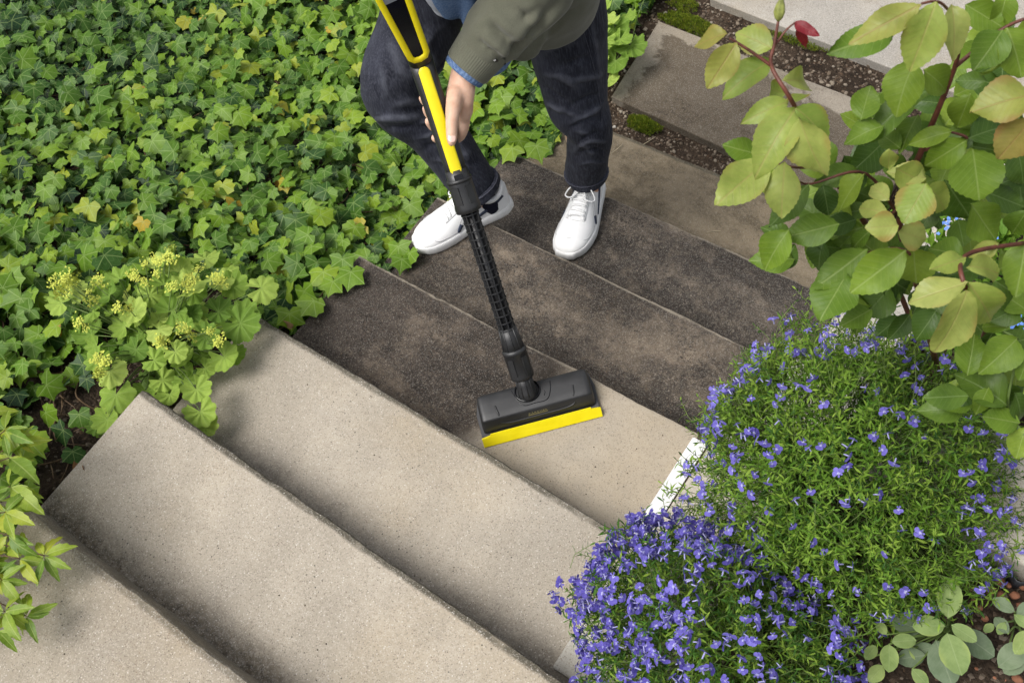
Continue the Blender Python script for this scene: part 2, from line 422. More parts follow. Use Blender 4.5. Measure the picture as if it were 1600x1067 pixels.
def stairline(y): return -(y / D) * H
def ground_h(x, y):
    yc = np.clip(y, -3.0, 6.05 * D)
    left = stairline(yc) - .012
    left = np.where(y > 6 * D, np.maximum(left, -.966), left)
    under = np.where(y < 7 * D - .03, left - .22, -.975)
    z = np.where(x < -.03, left, under)
    # the raised planting bed at the right, then the rose bed, then the flat path area
    bed = np.where(y < 1.52, -.215, -.215 - .485 * np.clip((y - 1.52) / .25, 0, 1))
    bed = np.where(y > 1.8, -.70 - .25 * np.clip((y - 1.8) / .6, 0, 1), bed)
    z = np.where((x > 1.44) & (y < 3.0), bed, z)
    z = np.where((x > 1.16) & (x <= 1.44), np.minimum(bed - .25, np.where(y > 2.95, -.975, 9)), z)
    z = np.where((x > 1.16) & (x <= 1.44) & (y > 2.95), -.975, z)
    return z
def gh(x, y): return float(ground_h(np.array(float(x)), np.array(float(y))))

# soil
t = NT('soil'); n1 = t.noise(9, 6, .7); n2 = t.noise(75, 5, .75)
c = t.mix(t.step(n1, .35, .65), (.030, .020, .013), (.075, .052, .035))
c = t.mix(t.step(n2, .45, .7, 0, .8), c, (.012, .009, .007))
v = t.voro(120); vs = t.n('ShaderNodeSeparateColor'); t.t.links.new(v, vs.inputs[0])
c = t.mix(t.math('MULTIPLY', t.math('GREATER_THAN', vs.outputs[0], .86), .8), c, t.mix(vs.outputs[1], (.10, .06, .035), (.22, .18, .14)))
t.base(c); t.rough(.95); t.spec(.2)
t.bump(t.math('ADD', n2, t.math('MULTIPLY', t.voro(120, out='Distance'), -.6)), .9, .012)
SOIL = t.m
xs = np.unique(np.round(np.concatenate([[-25, -12, -7, -5], np.arange(-4, 0, .08), [-.04, -.025, .02], np.arange(.1, 1.15, .15), [1.15, 1.17, 1.3, 1.43, 1.45], np.arange(1.5, 3.2, .05), [3.5, 4, 5, 7, 12, 25]]), 4))
ys = np.unique(np.round(np.concatenate([[-25, -12, -7, -4, -3], np.arange(-2, 1.5, .08), np.arange(1.5, 1.86, .04), np.arange(1.9, 3.4, .05), [3.6, 4, 4.6, 5.5, 7, 12, 25]]), 4))
XX, YY = np.meshgrid(xs, ys, indexing='ij'); ZZ = ground_h(XX, YY)
jz = np.array([[lowf(x, y, 3.1, 2.) * .022 + lowf(x, y, 11, 5.) * .008 for y in ys] for x in xs]); ZZ = ZZ + jz * ((XX < -.02) | (XX > 1.43))
gv = np.stack([XX, YY, ZZ], -1).reshape(-1, 3); ny = len(ys)
gf = [(i * ny + j, (i + 1) * ny + j, (i + 1) * ny + j + 1, i * ny + j + 1) for i in range(len(xs) - 1) for j in range(ny - 1)]
tag(add('ground', pydata('ground', gv, gf), SOIL, smooth=True), kind='structure')

# ---- the staircase
def step_mesh(k, x0, x1, thick):
    a, b = edge[k]; ab, bb = edge[k - 1]; z = -k * H; N = 120; rings = []
    r = .010
    for i in range(N + 1):
        x = x0 + (x1 - x0) * i / N
        nz = mnoise.noise((x * 7, k * 3.1, 0)) * .0045 + mnoise.noise((x * 40, k * 7.7, 3)) * .0022
        chip = max(0, mnoise.noise((x * 17, k * 5.3, 9)) - .34) * .026
        nz2 = mnoise.noise((x * 30, k * 2.7, 5)) * .0012
        yf = a + b * x + nz - .5 * chip; yb = ab + bb * x - .05
        rr = r + chip
        prof = [(yf + .001, z - thick), (yf - .001, z - thick * .5), (yf + nz2, z - rr - .002), (yf - .0008 - rr * .12, z - rr * .55), (yf - rr * .45, z - rr * .12 - chip * .25), (yf - rr, z - .0006 - chip * .2), (yf - rr - .012, z), (yf - rr - .09, z),
                (yb + .06, z), (yb, z), (yb, z - thick)]
        rings.append([(x, py, pz) for py, pz in prof])
    return rings_data(rings)
BROOM_A = bz(758, 672, -3 * H); BROOM_B = bz(925, 600, -3 * H)
def mask3(t, X, Y, n2):
    # the scrubbed part of the fourth tread begins where the cleaner stands
    d = BROOM_B - BROOM_A; L = np.hypot(d[0], d[1]); nx, ny_ = -d[1] / L, d[0] / L
    s = t.math('ADD', t.math('MULTIPLY', t.math('SUBTRACT', X, float(BROOM_A[0])), float(nx)), t.math('MULTIPLY', t.math('SUBTRACT', Y, float(BROOM_A[1])), float(ny_)))
    s = t.math('ADD', s, t.math('MULTIPLY', t.math('SUBTRACT', n2, .5), .05))
    m1 = t.step(s, -.03, .05)
    m2 = t.step(t.math('ADD', X, t.math('MULTIPLY', t.math('SUBTRACT', n2, .5), .10)), float(BROOM_B[0]) + .07, float(BROOM_B[0]) - .22, .12, 1.)
    return t.math('MULTIPLY', m1, m2)
def mask4(t, X, Y, n2): return t.step(t.math('ADD', X, t.math('MULTIPLY', n2, .5)), .1, .9, .78, 1.)
CLEAN = (.385, .340, .272)
step_mats = {
    0: concrete('step concrete a', (.350, .305, .240), k=edge[-1], band=.0, edge=edge[0], edge_amt=.55, dirt_shade=(.15, .12, .08), dirt_amt=.22, olive=.06),
    1: concrete('step concrete b', CLEAN, dirt_shade=(.075, .058, .037), k=edge[0], band=.92, edge=edge[1], edge_amt=.9, bandw=.12),
    2: concrete('step concrete c', CLEAN, dirt_shade=(.09, .075, .058), k=edge[1], band=.60, edge=edge[2], edge_amt=.85, bandw=.12),
    3: concrete('step concrete d', (.385, .340, .275), dirt_shade=(.024, .0195, .016), k=edge[2], band=.40, edge=edge[3], edge_amt=0., worn=.8, dirt_amt=.96, mask=mask3, film=mask3, film_col=(.130, .103, .077), bandw=.07),
    4: concrete('step concrete e', CLEAN, dirt_shade=(.022, .0185, .0155), k=edge[3], band=.85, edge=edge[4], edge_amt=0., worn=.75, dirt_amt=.86, film=.96, film_col=(.150, .119, .087), bandw=.14),
    5: concrete('step concrete f', CLEAN, dirt_shade=(.021, .018, .0155), k=edge[4], band=.85, edge=edge[5], edge_amt=0., worn=.7, dirt_amt=.90, film=.95, film_col=(.140, .113, .085), bandw=.12),
    6: concrete('step concrete g', (.235, .19, .13), dirt_shade=(.06, .048, .03), k=edge[5], band=.8, edge=edge[6], edge_amt=.8, dirt_amt=.62, olive=.2, bandw=.12),
}
stairs = empty('garden_staircase', (0, D, -H), 'broad concrete garden staircase, its upper steps scrubbed pale and its lower steps dark with grime', 'staircase')
XR = {0: 1.42, 1: 1.44, 2: 1.28, 3: 1.185, 4: 1.245, 5: 1.245, 6: 1.245}
step_lab = {3: 'half scrubbed step, pale on one side of the brush and black with grime on the other'}
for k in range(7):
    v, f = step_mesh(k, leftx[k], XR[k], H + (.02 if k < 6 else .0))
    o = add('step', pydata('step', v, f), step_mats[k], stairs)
    o.data.polygons.foreach_set('use_smooth', np.full(len(o.data.polygons), False))
    if k in step_lab: o['label'] = step_lab[k]

# ---- white strip and pale copings on the right
WHITE = plain('white painted strip', (.68, .68, .67), .45, .4, (60, .15, .001), .04, 12)
PALE = concrete('pale cast stone', (.50, .475, .42), dirt_shade=(.20, .18, .14), dirt_amt=.18)
a = bz(983, 839, -3 * H + .014); b = bz(1083, 682, -3 * H + .014); dd = nrm(b - a); sx = nrm(np.cross(dd, (0, 0, 1)))
w_ = np.linalg.norm(bz(1009, 847, -3 * H + .014) - a) * .98
mid = (a + b) / 2 + sx * w_ / 2; mid[2] = -3 * H + .0075
me = pydata('trim', *box_data(mid, sx * w_ / 2, dd * np.linalg.norm(b - a) / 2, (0, 0, .0065))); bev(me, .0015, 2)
tag(add('edging_strip', me, WHITE), 'flat white edging strip lying along the right end of the half scrubbed step', 'edging strip')
def block(name, x0, x1, y0, y1, z0, z1, mat, bw=.006, lab=None, cat=None, group=None, parent=None):
    me = pydata(name, *box_data(((x0 + x1) / 2, (y0 + y1) / 2, (z0 + z1) / 2), ((x1 - x0) / 2, 0, 0), (0, (y1 - y0) / 2, 0), (0, 0, (z1 - z0) / 2)))
    bm = bmesh.new(); bm.from_mesh(me); bmesh.ops.subdivide_edges(bm, edges=bm.edges[:], cuts=7, use_grid_fill=True)
    for vv in bm.verts: vv.co += Vector((mnoise.noise(vv.co * 6), mnoise.noise(vv.co * 6 + Vector((9, 0, 0))), 0)) * .003
    bm.to_mesh(me); bm.free(); bev(me, bw, 2, 50)
    o = add(name, me, mat, parent)
    return tag(o, lab, cat, group)
x_in = float(a[0]) + w_ + .006
wall = empty('retaining_wall', (1.3, 1.9, -1.0), 'low pale retaining wall with flat coping stones between the steps and the planting bed', 'wall')
for (y0, y1, zt) in ((.735, 1.085, -2 * H + .012), (1.09, 1.465, -.452), (1.47, 1.83, -.625), (1.836, 2.19, -.785), (2.196, 2.56, -.930), (2.566, 3.06, -.932)):
    block('coping_stone', (x_in if y0 < 1.3 else 1.25) if y0 > .8 else 1.205, 1.47, y0, y1, zt - .05, zt, PALE, .006, parent=wall)
for (y0, y1, zt) in ((1.092, 1.463, -.504), (1.472, 1.828, -.677), (1.838, 2.188, -.837), (2.198, 3.05, -.984)):
    block('wall_face', 1.252, 1.44, y0, y1, -1.06, zt, PALE, .004, parent=wall)
KERB = concrete('pale kerb stone', (.50, .475, .42), dirt_shade=(.16, .14, .10), dirt_amt=.3)
kx = bz(1541, 852, -.14)
block('kerb_stone', 1.56, 3.2, float(kx[1]), float(kx[1]) + .26, -.24, -.14, KERB, .008, 'pale kerb stone with a weathered front edge behind the large lobelia cushion', 'kerb stone')
# corrugated black plastic edging in front of the kerb
BLK_PL = plain('black plastic sheet', (.022, .024, .028), .35, .5, None, .1)
pts = []
for i in range(160):
    x = 1.6 + i * .008; pts.append((x, float(kx[1]) - .016 + .007 * math.sin(i * 1.05)))
v = []; f = []
for (x, y) in pts: v += [(x, y, -.235), (x, y, -.178), (x, y + .0025, -.178), (x, y + .0025, -.235)]
for i in range(len(pts) - 1):
    for j in range(4): f.append((i * 4 + j, i * 4 + (j + 1) % 4, i * 4 + 4 + (j + 1) % 4, i * 4 + 4 + j))
tag(add('lawn_edging', pydata('lawn_edging', v, f), BLK_PL, smooth=True), 'wavy black plastic edging set against the front of the kerb stone', 'edging')

# ---- path slabs beyond the foot of the stairs
def slab(name, quad, z1, th, mat, lab):
    q = [np.array(p) for p in quad]; v = [(*p[:2], z1 - th) for p in q] + [(*p[:2], z1) for p in q]
    f = [(3, 2, 1, 0), (4, 5, 6, 7)] + [(i, (i + 1) % 4, 4 + (i + 1) % 4, 4 + i) for i in range(4)]
    me = pydata(name, v, f)
    bm = bmesh.new(); bm.from_mesh(me); bmesh.ops.subdivide_edges(bm, edges=bm.edges[:], cuts=12, use_grid_fill=True)
    for vv in bm.verts: vv.co += Vector((mnoise.noise(vv.co * 7), mnoise.noise(vv.co * 7 + Vector((4, 0, 0))), 0)) * .004
    bm.to_mesh(me); bm.free(); bev(me, .004, 2, 50)
    return tag(add(name, me, mat), lab, 'paving slab', 'grey slabs of the garden path')
zs = -.940
s1 = bz(955, 151, zs); s2 = bz(1140, 236, zs); s3 = bz(1029, 33, zs); s4 = bz(1325, 150, zs)
def lineat(p, q, x): return p[1] + (q[1] - p[1]) * (x - p[0]) / (q[0] - p[0])
def wet7(t, X, Y):
    n = t.noise(4.2, 6, .7, dist=.6)
    mm = float((s4[1] - s3[1]) / (s4[0] - s3[0]))
    ds = t.math('SUBTRACT', t.math('ADD', float(s3[1] - mm * s3[0]), t.math('MULTIPLY', X, mm)), Y)
    e1 = t.step(t.math('ADD', ds, t.math('MULTIPLY', t.math('SUBTRACT', n, .5), .30)), .06, .085)
    e2 = t.step(t.math('ADD', X, t.math('MULTIPLY', t.math('SUBTRACT', n, .5), .3)), float(s1[0]) + .035, float(s1[0]) + .06)
    return t.math('MULTIPLY', t.math('MULTIPLY', e1, e2), .9)
SL7 = concrete('slab concrete wet', (.28, .245, .195), dirt_shade=(.12, .095, .065), dirt_amt=.55, wet=wet7)
SL8 = concrete('slab concrete dry', (.36, .335, .295), dirt_shade=(.2, .16, .115), dirt_amt=.3)
slab('paving_slab', [s1, (1.17, lineat(s1, s2, 1.17)), (1.17, lineat(s3, s4, 1.17)), s3], zs, .045, SL7, 'grey paving slab with a dark wet stain, nearest the foot of the stairs')
e1 = bz(1112, 0, zs); e2 = bz(1352, 92, zs)
slab('paving_slab', [(float(e1[0]) - .01, lineat(e1, e2, e1[0] - .01)), (2.9, lineat(e1, e2, 2.9)), (2.9, 5.2), (float(e1[0]) - .06, 5.2)], zs + .002, .045, SL8, 'dry pale grey paving slab across the path at the far end')
# ================================================================== PERSON
def remesh(parts, voxel, smooth=4, fac=.5):
    v, f = merge(parts); me = pydata('tmp', v, f)
    bm = bmesh.new(); bm.from_mesh(me); bmesh.ops.recalc_face_normals(bm, faces=bm.faces[:]); bm.to_mesh(me); bm.free()
    o = bpy.data.objects.new('tmp', me); col.objects.link(o)
    m = o.modifiers.new('r', 'REMESH'); m.mode = 'VOXEL'; m.voxel_size = voxel; m.use_smooth_shade = True
    s = o.modifiers.new('s', 'SMOOTH'); s.iterations = smooth; s.factor = fac
    dg = bpy.context.evaluated_depsgraph_get(); r = bpy.data.meshes.new_from_object(o.evaluated_get(dg))
    bpy.data.objects.remove(o); bpy.data.meshes.remove(me)
    return r
def limb(pts, rad, n=16, m=None):
    """tapered closed tube with rounded ends through the joints"""
    pts = np.asarray(pts, float); m = m or (len(pts) - 1) * 6 + 1
    P = smooth_path(pts, m)
    rr = np.array([[x, x] if np.isscalar(x) else list(x) for x in rad], float)
    tt = np.linspace(0, len(rr) - 1, m)
    Rr = np.stack([np.interp(tt, range(len(rr)), rr[:, 0]), np.interp(tt, range(len(rr)), rr[:, 1])], 1)
    d0 = nrm(P[0] - P[1]); d1 = nrm(P[-1] - P[-2]); pre = []; post = []
    for a in (80, 55, 28):
        pre.append((P[0] + d0 * Rr[0].min() * math.sin(R(a)), Rr[0] * math.cos(R(a))))
        post.insert(0, (P[-1] + d1 * Rr[-1].min() * math.sin(R(a)), Rr[-1] * math.cos(R(a))))
    Q = [p for p, _ in pre] + list(P) + [p for p, _ in post]
    RR = [r for _, r in pre] + list(Rr) + [r for _, r in post]
    return tube_data(Q, [tuple(max(x, 1e-4) for x in r) for r in RR], n)
def vnormals(me):
    n = np.zeros(len(me.vertices) * 3, np.float32); me.vertices.foreach_get('normal', n); return n.reshape(-1, 3)
def vco(me):
    n = np.zeros(len(me.vertices) * 3, np.float32); me.vertices.foreach_get('co', n); return n.reshape(-1, 3)
def ridge(me, segs):
    """raise cloth folds: segs = (points of a line lying on the cloth, half width, height)"""
    P = vco(me).astype(float); N = vnormals(me).astype(float); out = np.zeros(len(P))
    for pts, wd, h in segs:
        m = len(pts) - 1
        lo = pts.min(0) - 4 * wd; hi = pts.max(0) + 4 * wd; sel = np.where(((P > lo) & (P < hi)).all(1))[0]; Q = P[sel]
        bs = np.full(len(sel), 9.); bt_ = np.zeros(len(sel))
        for i in range(m):
            d = pts[i + 1] - pts[i]; L2 = d @ d + 1e-12
            t = np.clip(((Q - pts[i]) @ d) / L2, 0, 1); r = np.linalg.norm(Q - pts[i] - t[:, None] * d, axis=1)
            k = r < bs; bs[k] = r[k]; bt_[k] = (i + t[k]) / m
        out[sel] += 1.15 * h * np.exp(-(bs / wd) ** 2) * np.sin(np.pi * np.clip(.10 + .80 * bt_, 0, 1))
    P = P + N * out[:, None]
    me.vertices.foreach_set('co', P.astype(np.float32).ravel()); me.update()
    at_ = me.attributes.new('wear', 'FLOAT', 'POINT'); at_.data.foreach_set('value', np.clip(out / .007, 0, 1).astype(np.float32))
def surf(me):
    """pixel -> nearest point of the mesh seen from the front, for laying seams and folds on a garment"""
    P = vco(me).astype(float); uvd = pj(P)
    def f(x, y, lift=0.):
        d = np.hypot(uvd[:, 0] - x, uvd[:, 1] - y); c = np.where(d < max(5., d.min() + 1.5))[0]
        i = c[np.argmin(uvd[c, 2])]; return P[i] + nrm(CAM - P[i]) * lift
    return f

FLOOR_R, FLOOR_L = -4 * H, -5 * H
toeR, heelR = np.array([.060, 1.610, FLOOR_R]), np.array([.214, 1.900, FLOOR_R])
toeL, heelL = np.array([.430, 1.880, FLOOR_L]), np.array([.350, 2.190, FLOOR_L])
ankR = toeR + (heelR - toeR) * .76 + np.array([0, 0, .10]); ankL = toeL + (heelL - toeL) * .76 + np.array([0, 0, .10])
kneeR = bt(628, 138, 2.86); kneeL = bt(898, 118, 2.93)
hipR = bt(684, -70, 2.60); hipL = bt(868, -50, 2.60)
pelvis = (hipR + hipL) / 2 + np.array([0, .02, .04])
chest = np.array([.30, 1.93, .52]); neck = np.array([.30, 1.80, .72]); headc = np.array([.31, 1.70, .86])
shL = np.array([.49, 1.88, .60]); shR = np.array([.11, 1.87, .60])
wrL = bt(722, 124, 2.39); elL = bt(846, -34, 2.26)
J0 = bz(823, 608, -.405); G0 = bt(688, 190, 2.40); wax = nrm(G0 - J0)
def wand(py):
    """point of the wand's axis seen at photograph row py"""
    lo, hi = -.3, 1.8
    for _ in range(50):
        m = (lo + hi) / 2
        if pj(J0 + wax * m)[1] > py: lo = m
        else: hi = m
    return J0 + wax * (lo + hi) / 2
KINK = wand(92); hax = nrm(bt(612, -8, 2.20) - KINK); HTOP = KINK + hax * .30
wrR = HTOP + np.array([-.03, .03, .05]); elR = np.array([-.06, 1.92, .36])

person = empty('person', ((toeR[0] + toeL[0]) / 2, 1.95, FLOOR_L), 'bending person in dark jeans, olive jacket and white sneakers holding the long cleaner', 'person')
# skin
t = NT('skin'); n = t.noise(35, 4)
t.base(t.mix(t.step(n, .3, .7), (.60, .36, .25), (.70, .46, .34))); t.rough(.5); t.spec(.35)
t.b.inputs['Subsurface Weight'].default_value = .12; t.b.inputs['Subsurface Radius'].default_value = (.012, .005, .003); t.b.inputs['Subsurface Scale'].default_value = .5
t.bump(t.noise(260, 4, .6), .15, .0012); SKIN = t.m
# hand on the wand: palm, five fingers
def fing(px, rad): return limb([bt(*p) for p in px], rad, 12)
handL = [
    limb([bt(724, 112, 2.385), bt(721, 138, 2.385), bt(717, 160, 2.39)], [(.030, .024), (.034, .026), (.036, .026)]),
    limb([bt(720, 150, 2.385), bt(724, 172, 2.40), bt(724, 186, 2.415)], [.028, .024, .016]),
    limb([bt(712, 146, 2.40), bt(716, 165, 2.42), bt(722, 176, 2.43)], [.024, .024, .018]),
    fing([(712, 148, 2.372), (708, 172, 2.352), (706, 194, 2.346), (706, 214, 2.348), (706, 222, 2.350)], [.022, .0185, .0148, .0135, .0105]),
    fing([(725, 176, 2.41), (724, 197, 2.425), (717, 214, 2.445), (697, 222, 2.452), (680, 216, 2.425)], [.0165, .015, .0135, .012, .0105]),
    fing([(726, 166, 2.43), (718, 188, 2.455), (698, 202, 2.465), (679, 199, 2.440), (670, 190, 2.415)], [.016, .015, .0135, .0125, .0105]),
    fing([(722, 156, 2.44), (712, 174, 2.465), (692, 186, 2.470), (673, 181, 2.440), (666, 170, 2.415)], [.016, .0145, .013, .012, .0105]),
    fing([(716, 146, 2.44), (704, 160, 2.465), (686, 168, 2.470), (668, 163, 2.440), (660, 154, 2.420)], [.0145, .013, .0115, .0105, .0095]),
]
# other hand round the top of the handle
sR, uR = frame(hax); handR = [limb([wrR + np.array([-.05, .05, .06]), wrR, HTOP + sR * -.03], [.026, .032, .036])]
for i in range(4):
    c = HTOP + hax * (.03 - .022 * i)
    handR.append(limb([c - sR * .035 - uR * .01, c - sR * .02 - uR * .036, c + sR * .02 - uR * .036, c + sR * .034 - uR * .005], [.011, .0105, .010, .009], 10))
handR.append(limb([HTOP - sR * .03 + hax * .04, HTOP + uR * .034 + hax * .05, HTOP + sR * .02 + uR * .034 + hax * .03], [.014, .012, .010], 10))
body_parts = handL + handR + [
    limb([hipR + [0, 0, .02], (hipR + kneeR) / 2, kneeR, (kneeR * .6 + ankR * .4), ankR, toeR + (heelR - toeR) * .72 + [0, 0, .05]], [.085, .075, .058, .055, .038, .035]),
    limb([hipL + [0, 0, .02], (hipL + kneeL) / 2, kneeL, (kneeL * .6 + ankL * .4), ankL, toeL + (heelL - toeL) * .72 + [0, 0, .05]], [.085, .075, .058, .055, .038, .035]),
    limb([hipR, pelvis, hipL], [.09, .12, .09]), limb([pelvis, (pelvis + chest) / 2, chest, neck - [0, 0, .08]], [(.14, .10), (.14, .10), (.16, .11), (.10, .08)]),
    limb([shR, chest + [0, 0, .07], shL], [.055, .08, .055]), limb([neck - [0, 0, .06], neck, headc], [.058, .055, .05]),
    limb([headc + [0, .01, .07], headc + [0, 0, 0], headc + [0, -.03, -.07]], [(.072, .085), (.074, .092), (.05, .06)]),
    limb([headc + [0, -.085, .01], headc + [0, -.112, -.02]], [.010, .014]),
    limb([headc + [-.078, .01, .0], headc + [-.08, .01, -.03]], [.012, .010]), limb([headc + [.078, .01, .0], headc + [.08, .01, -.03]], [.012, .010]),
    limb([shL, elL, wrL], [.048, .042, .030]), limb([shR, elR, wrR], [.048, .042, .030])]
body = add('body', remesh(body_parts, .0038, 3, .5), SKIN, person, True)
NAIL = plain('thumb nail', (.74, .50, .42), .25, .5, None, .05)
def nail(px, dep, d2, wid, ln):
    c = bt(*px, dep); d = nrm(bt(*d2, dep) - c); n = nrm(CAM - c); s = np.cross(d, n); v = [c + n * .0016]; f = []
    for i in range(16):
        a = i / 16 * 2 * math.pi; v.append(c + s * wid * math.cos(a) + d * ln * (abs(math.sin(a)) ** .7) * np.sign(math.sin(a)) - n * .002 * abs(math.cos(a)))
    for i in range(16): f.append((0, 1 + i, 1 + (i + 1) % 16))
    return pydata('nail', v, f)
nl = add('thumbnail', nail((706, 216), 2.3355, (706, 230), .0088, .0098), NAIL, body, True)

# jeans
t = NT('dark denim'); P = t.pos()
tw = t.n('ShaderNodeTexNoise'); tw.inputs['Scale'].default_value = 150; tw.inputs['Detail'].default_value = 3; tw.inputs['Roughness'].default_value = .7
t.t.links.new(t.mapv((1.6, 1.6, .18), (0, 0, R(35))), tw.inputs['Vector'])
n1 = t.noise(7, 5, .6); n2 = t.noise(30, 5, .7, vec=t.mapv((1, 1, .25)))
c = t.mix(t.step(n1, .32, .68), (.011, .012, .019), (.026, .028, .041))
c = t.mix(t.step(n2, .45, .75, 0, .5), c, (.06, .064, .085))
c = t.mix(t.step(tw.outputs['Fac'], .42, .68, 0, .55), c, (.068, .072, .092))
wa = t.n('ShaderNodeAttribute'); wa.attribute_name = 'wear'
c = t.mix(t.math('MULTIPLY', t.step(wa.outputs['Fac'], .15, 1.), t.step(t.noise(70, 4, .7, vec=t.mapv((1, 1, .3))), .3, .7, .35, .8)), c, (.10, .105, .13))
t.base(c); t.rough(.88); t.spec(.2); t.b.inputs['Sheen Weight'].default_value = .03
t.bump(t.math('ADD', t.math('MULTIPLY', tw.outputs['Fac'], .4), t.math('MULTIPLY', n2, 1.)), .35, .002); DENIM = t.m
hemR = ankR + nrm(kneeR - ankR) * .015; hemL = ankL + nrm(kneeL - ankL) * .03
def mixp(a, b, s): return a * (1 - s) + b * s
dR = nrm(kneeR - hemR); dL = nrm(kneeL - hemL)
kfR = np.array([-.012, -.02, .008])
jparts = [
    limb([hipR + [0, .01, .05], mixp(hipR, kneeR, .45), kneeR + kfR, mixp(kneeR, hemR, .35), mixp(kneeR, hemR, .72), hemR + dR * .03], [.118, .112, .094, .084, .076, .074], 20),
    limb([hipL + [0, .0, .05], mixp(hipL, kneeL, .5), bt(896, 128, 2.93), bt(904, 165, 2.985), bt(921, 202, 3.05), mixp(bt(921, 202, 3.05), hemL, .6), hemL + dL * .03], [.118, .114, .100, .090, .070, .067, .067], 20),
    limb([hipR + [.02, .03, .06], pelvis + [0, .02, .03], hipL + [-.02, .03, .06]], [.10, .125, .10], 20)]
jm = remesh(jparts, .0065, 8, .55)
sf = surf(jm)
def fold(p, q, wd, h):
    bow = rng.normal() * .10; n_ = 9; dx, dy = q[0] - p[0], q[1] - p[1]
    return (np.array([sf(p[0] + dx * u - dy * bow * math.sin(u * math.pi), p[1] + dy * u + dx * bow * math.sin(u * math.pi)) for u in np.linspace(0, 1, n_)]), wd, h)
ridge(jm, [
    # bent knee of the leg beside the ivy
    fold((585, 190), (660, 186), .013, .010), fold((600, 205), (680, 196), .010, -.008), fold((640, 205), (705, 186), .010, .008), fold((612, 172), (690, 160), .016, .007),
    fold((650, 222), (712, 205), .009, .006), fold((660, 240), (700, 224), .009, -.006), fold((600, 60), (640, 130), .02, .006), fold((700, 40), (650, 120), .013, .006), fold((715, 70), (668, 130), .010, -.006), fold((705, 95), (672, 150), .009, .007),
    fold((620, 20), (680, 60), .018, -.006), fold((690, 250), (740, 240), .010, .006), fold((700, 262), (760, 250), .007, -.005), fold((715, 215), (735, 262), .010, .005),
    # straight leg
    fold((850, 165), (900, 185), .012, .009), fold((890, 196), (945, 165), .011, .009), fold((885, 210), (950, 190), .009, -.008), fold((880, 178), (940, 150), .010, -.007), fold((845, 120), (905, 150), .014, .006),
    fold((890, 240), (950, 225), .009, .007), fold((895, 252), (955, 245), .007, -.006), fold((905, 225), (930, 250), .010, .006), fold((840, 90), (900, 70), .016, .006), fold((865, 110), (930, 90), .014, -.006), fold((880, 130), (945, 118), .012, .007), fold((925, 30), (940, 120), .010, .005),
    fold((880, 50), (925, 20), .014, .006), fold((900, 262), (950, 258), .006, .005), fold((848, 140), (890, 168), .008, -.007), fold((892, 205), (925, 214), .008, .006), fold((900, 232), (948, 212), .008, -.006),
    fold((590, 100), (600, 165), .014, .005), fold((630, 60), (690, 110), .012, .006), fold((640, 90), (690, 130), .010, -.006), fold((668, 215), (716, 232), .008, .006), fold((676, 255), (735, 268), .008, .006)])
P_ = vco(jm).astype(float); N_ = vnormals(jm).astype(float)
dz = np.array([mnoise.noise(Vector(p) * 11) * .0035 + mnoise.noise(Vector((p[0] * 30, p[1] * 30, p[2] * 14))) * .0016 for p in P_])
jm.vertices.foreach_set('co', (P_ + N_ * dz[:, None]).astype(np.float32).ravel()); jm.update()
jeans = add('jeans', jm, DENIM, person, True)
# turned hems and side seams
SEAM = plain('seam thread', (.06, .062, .08), .8, .2, (300, .4, .002), .35, 300)
def hem(c, d, rad, ln, tilt=(0, 0, 0)):
    d = nrm(d + np.asarray(tilt)); s, u = frame(d); rings = []
    for (h, k) in ((0, .93), (0, 1.0), (.004, 1.025), (ln * .5, 1.03), (ln - .004, 1.035), (ln, 1.02), (ln + .002, .95)):
        rings.append([c + d * h + (s * math.cos(a) + u * math.sin(a)) * rad * k * (1 + .03 * math.sin(3 * a + h * 90) + .012 * math.sin(23 * a) * (h > ln * .8)) for a in np.linspace(0, 2 * math.pi, 72, endpoint=False)])
    return rings
for nm, c, d, rad, tl in (('R', hemR, dR, .075, (.0, .0, .0)), ('L', hemL, dL, .068, (0, 0, 0))):
    rg = hem(c - d * .006, d, rad, .030, tl); v, f = rings_data(rg, False)
    o = add('hem', pydata('hem', v, f), DENIM, jeans, True)
    top = rg[4]; v, f = tube_data(list(top) + [top[0]], .0022, 6, False); add('stitching', pydata('stitching', v, f), SEAM, jeans, True)
sf = surf(jm)
def seam(pxs, rad=.0016, lift=.0005):
    P = smooth_path([sf(*p, lift=lift) for p in pxs], len(pxs) * 7); v, f = tube_data(P, rad, 6); add('seam', pydata('seam', v, f), SEAM, jeans, True)
seam([(724, 222), (734, 238), (744, 255), (750, 270)], .0011, 0.)
seam([(905, 20), (922, 70), (935, 120), (944, 170), (944, 210), (948, 246)], .0011, 0.)
seam([(912, 18), (928, 68), (941, 118)], .0009, 0.)

# socks
SOCK = plain('navy sock', (.012, .013, .024), .9, .15, (400, .4, .001), .2, 200)
for a_, kn in ((ankR, kneeR), (ankL, kneeL)):
    d = nrm(kn - a_); v, f = limb([a_ - d * .055, a_ - d * .02, a_ + d * .02, a_ + d * .06], [(.036, .036), (.037, .037), (.038, .038), (.040, .040)], 24)
    add('sock', pydata('sock', v, f), SOCK, person, True)

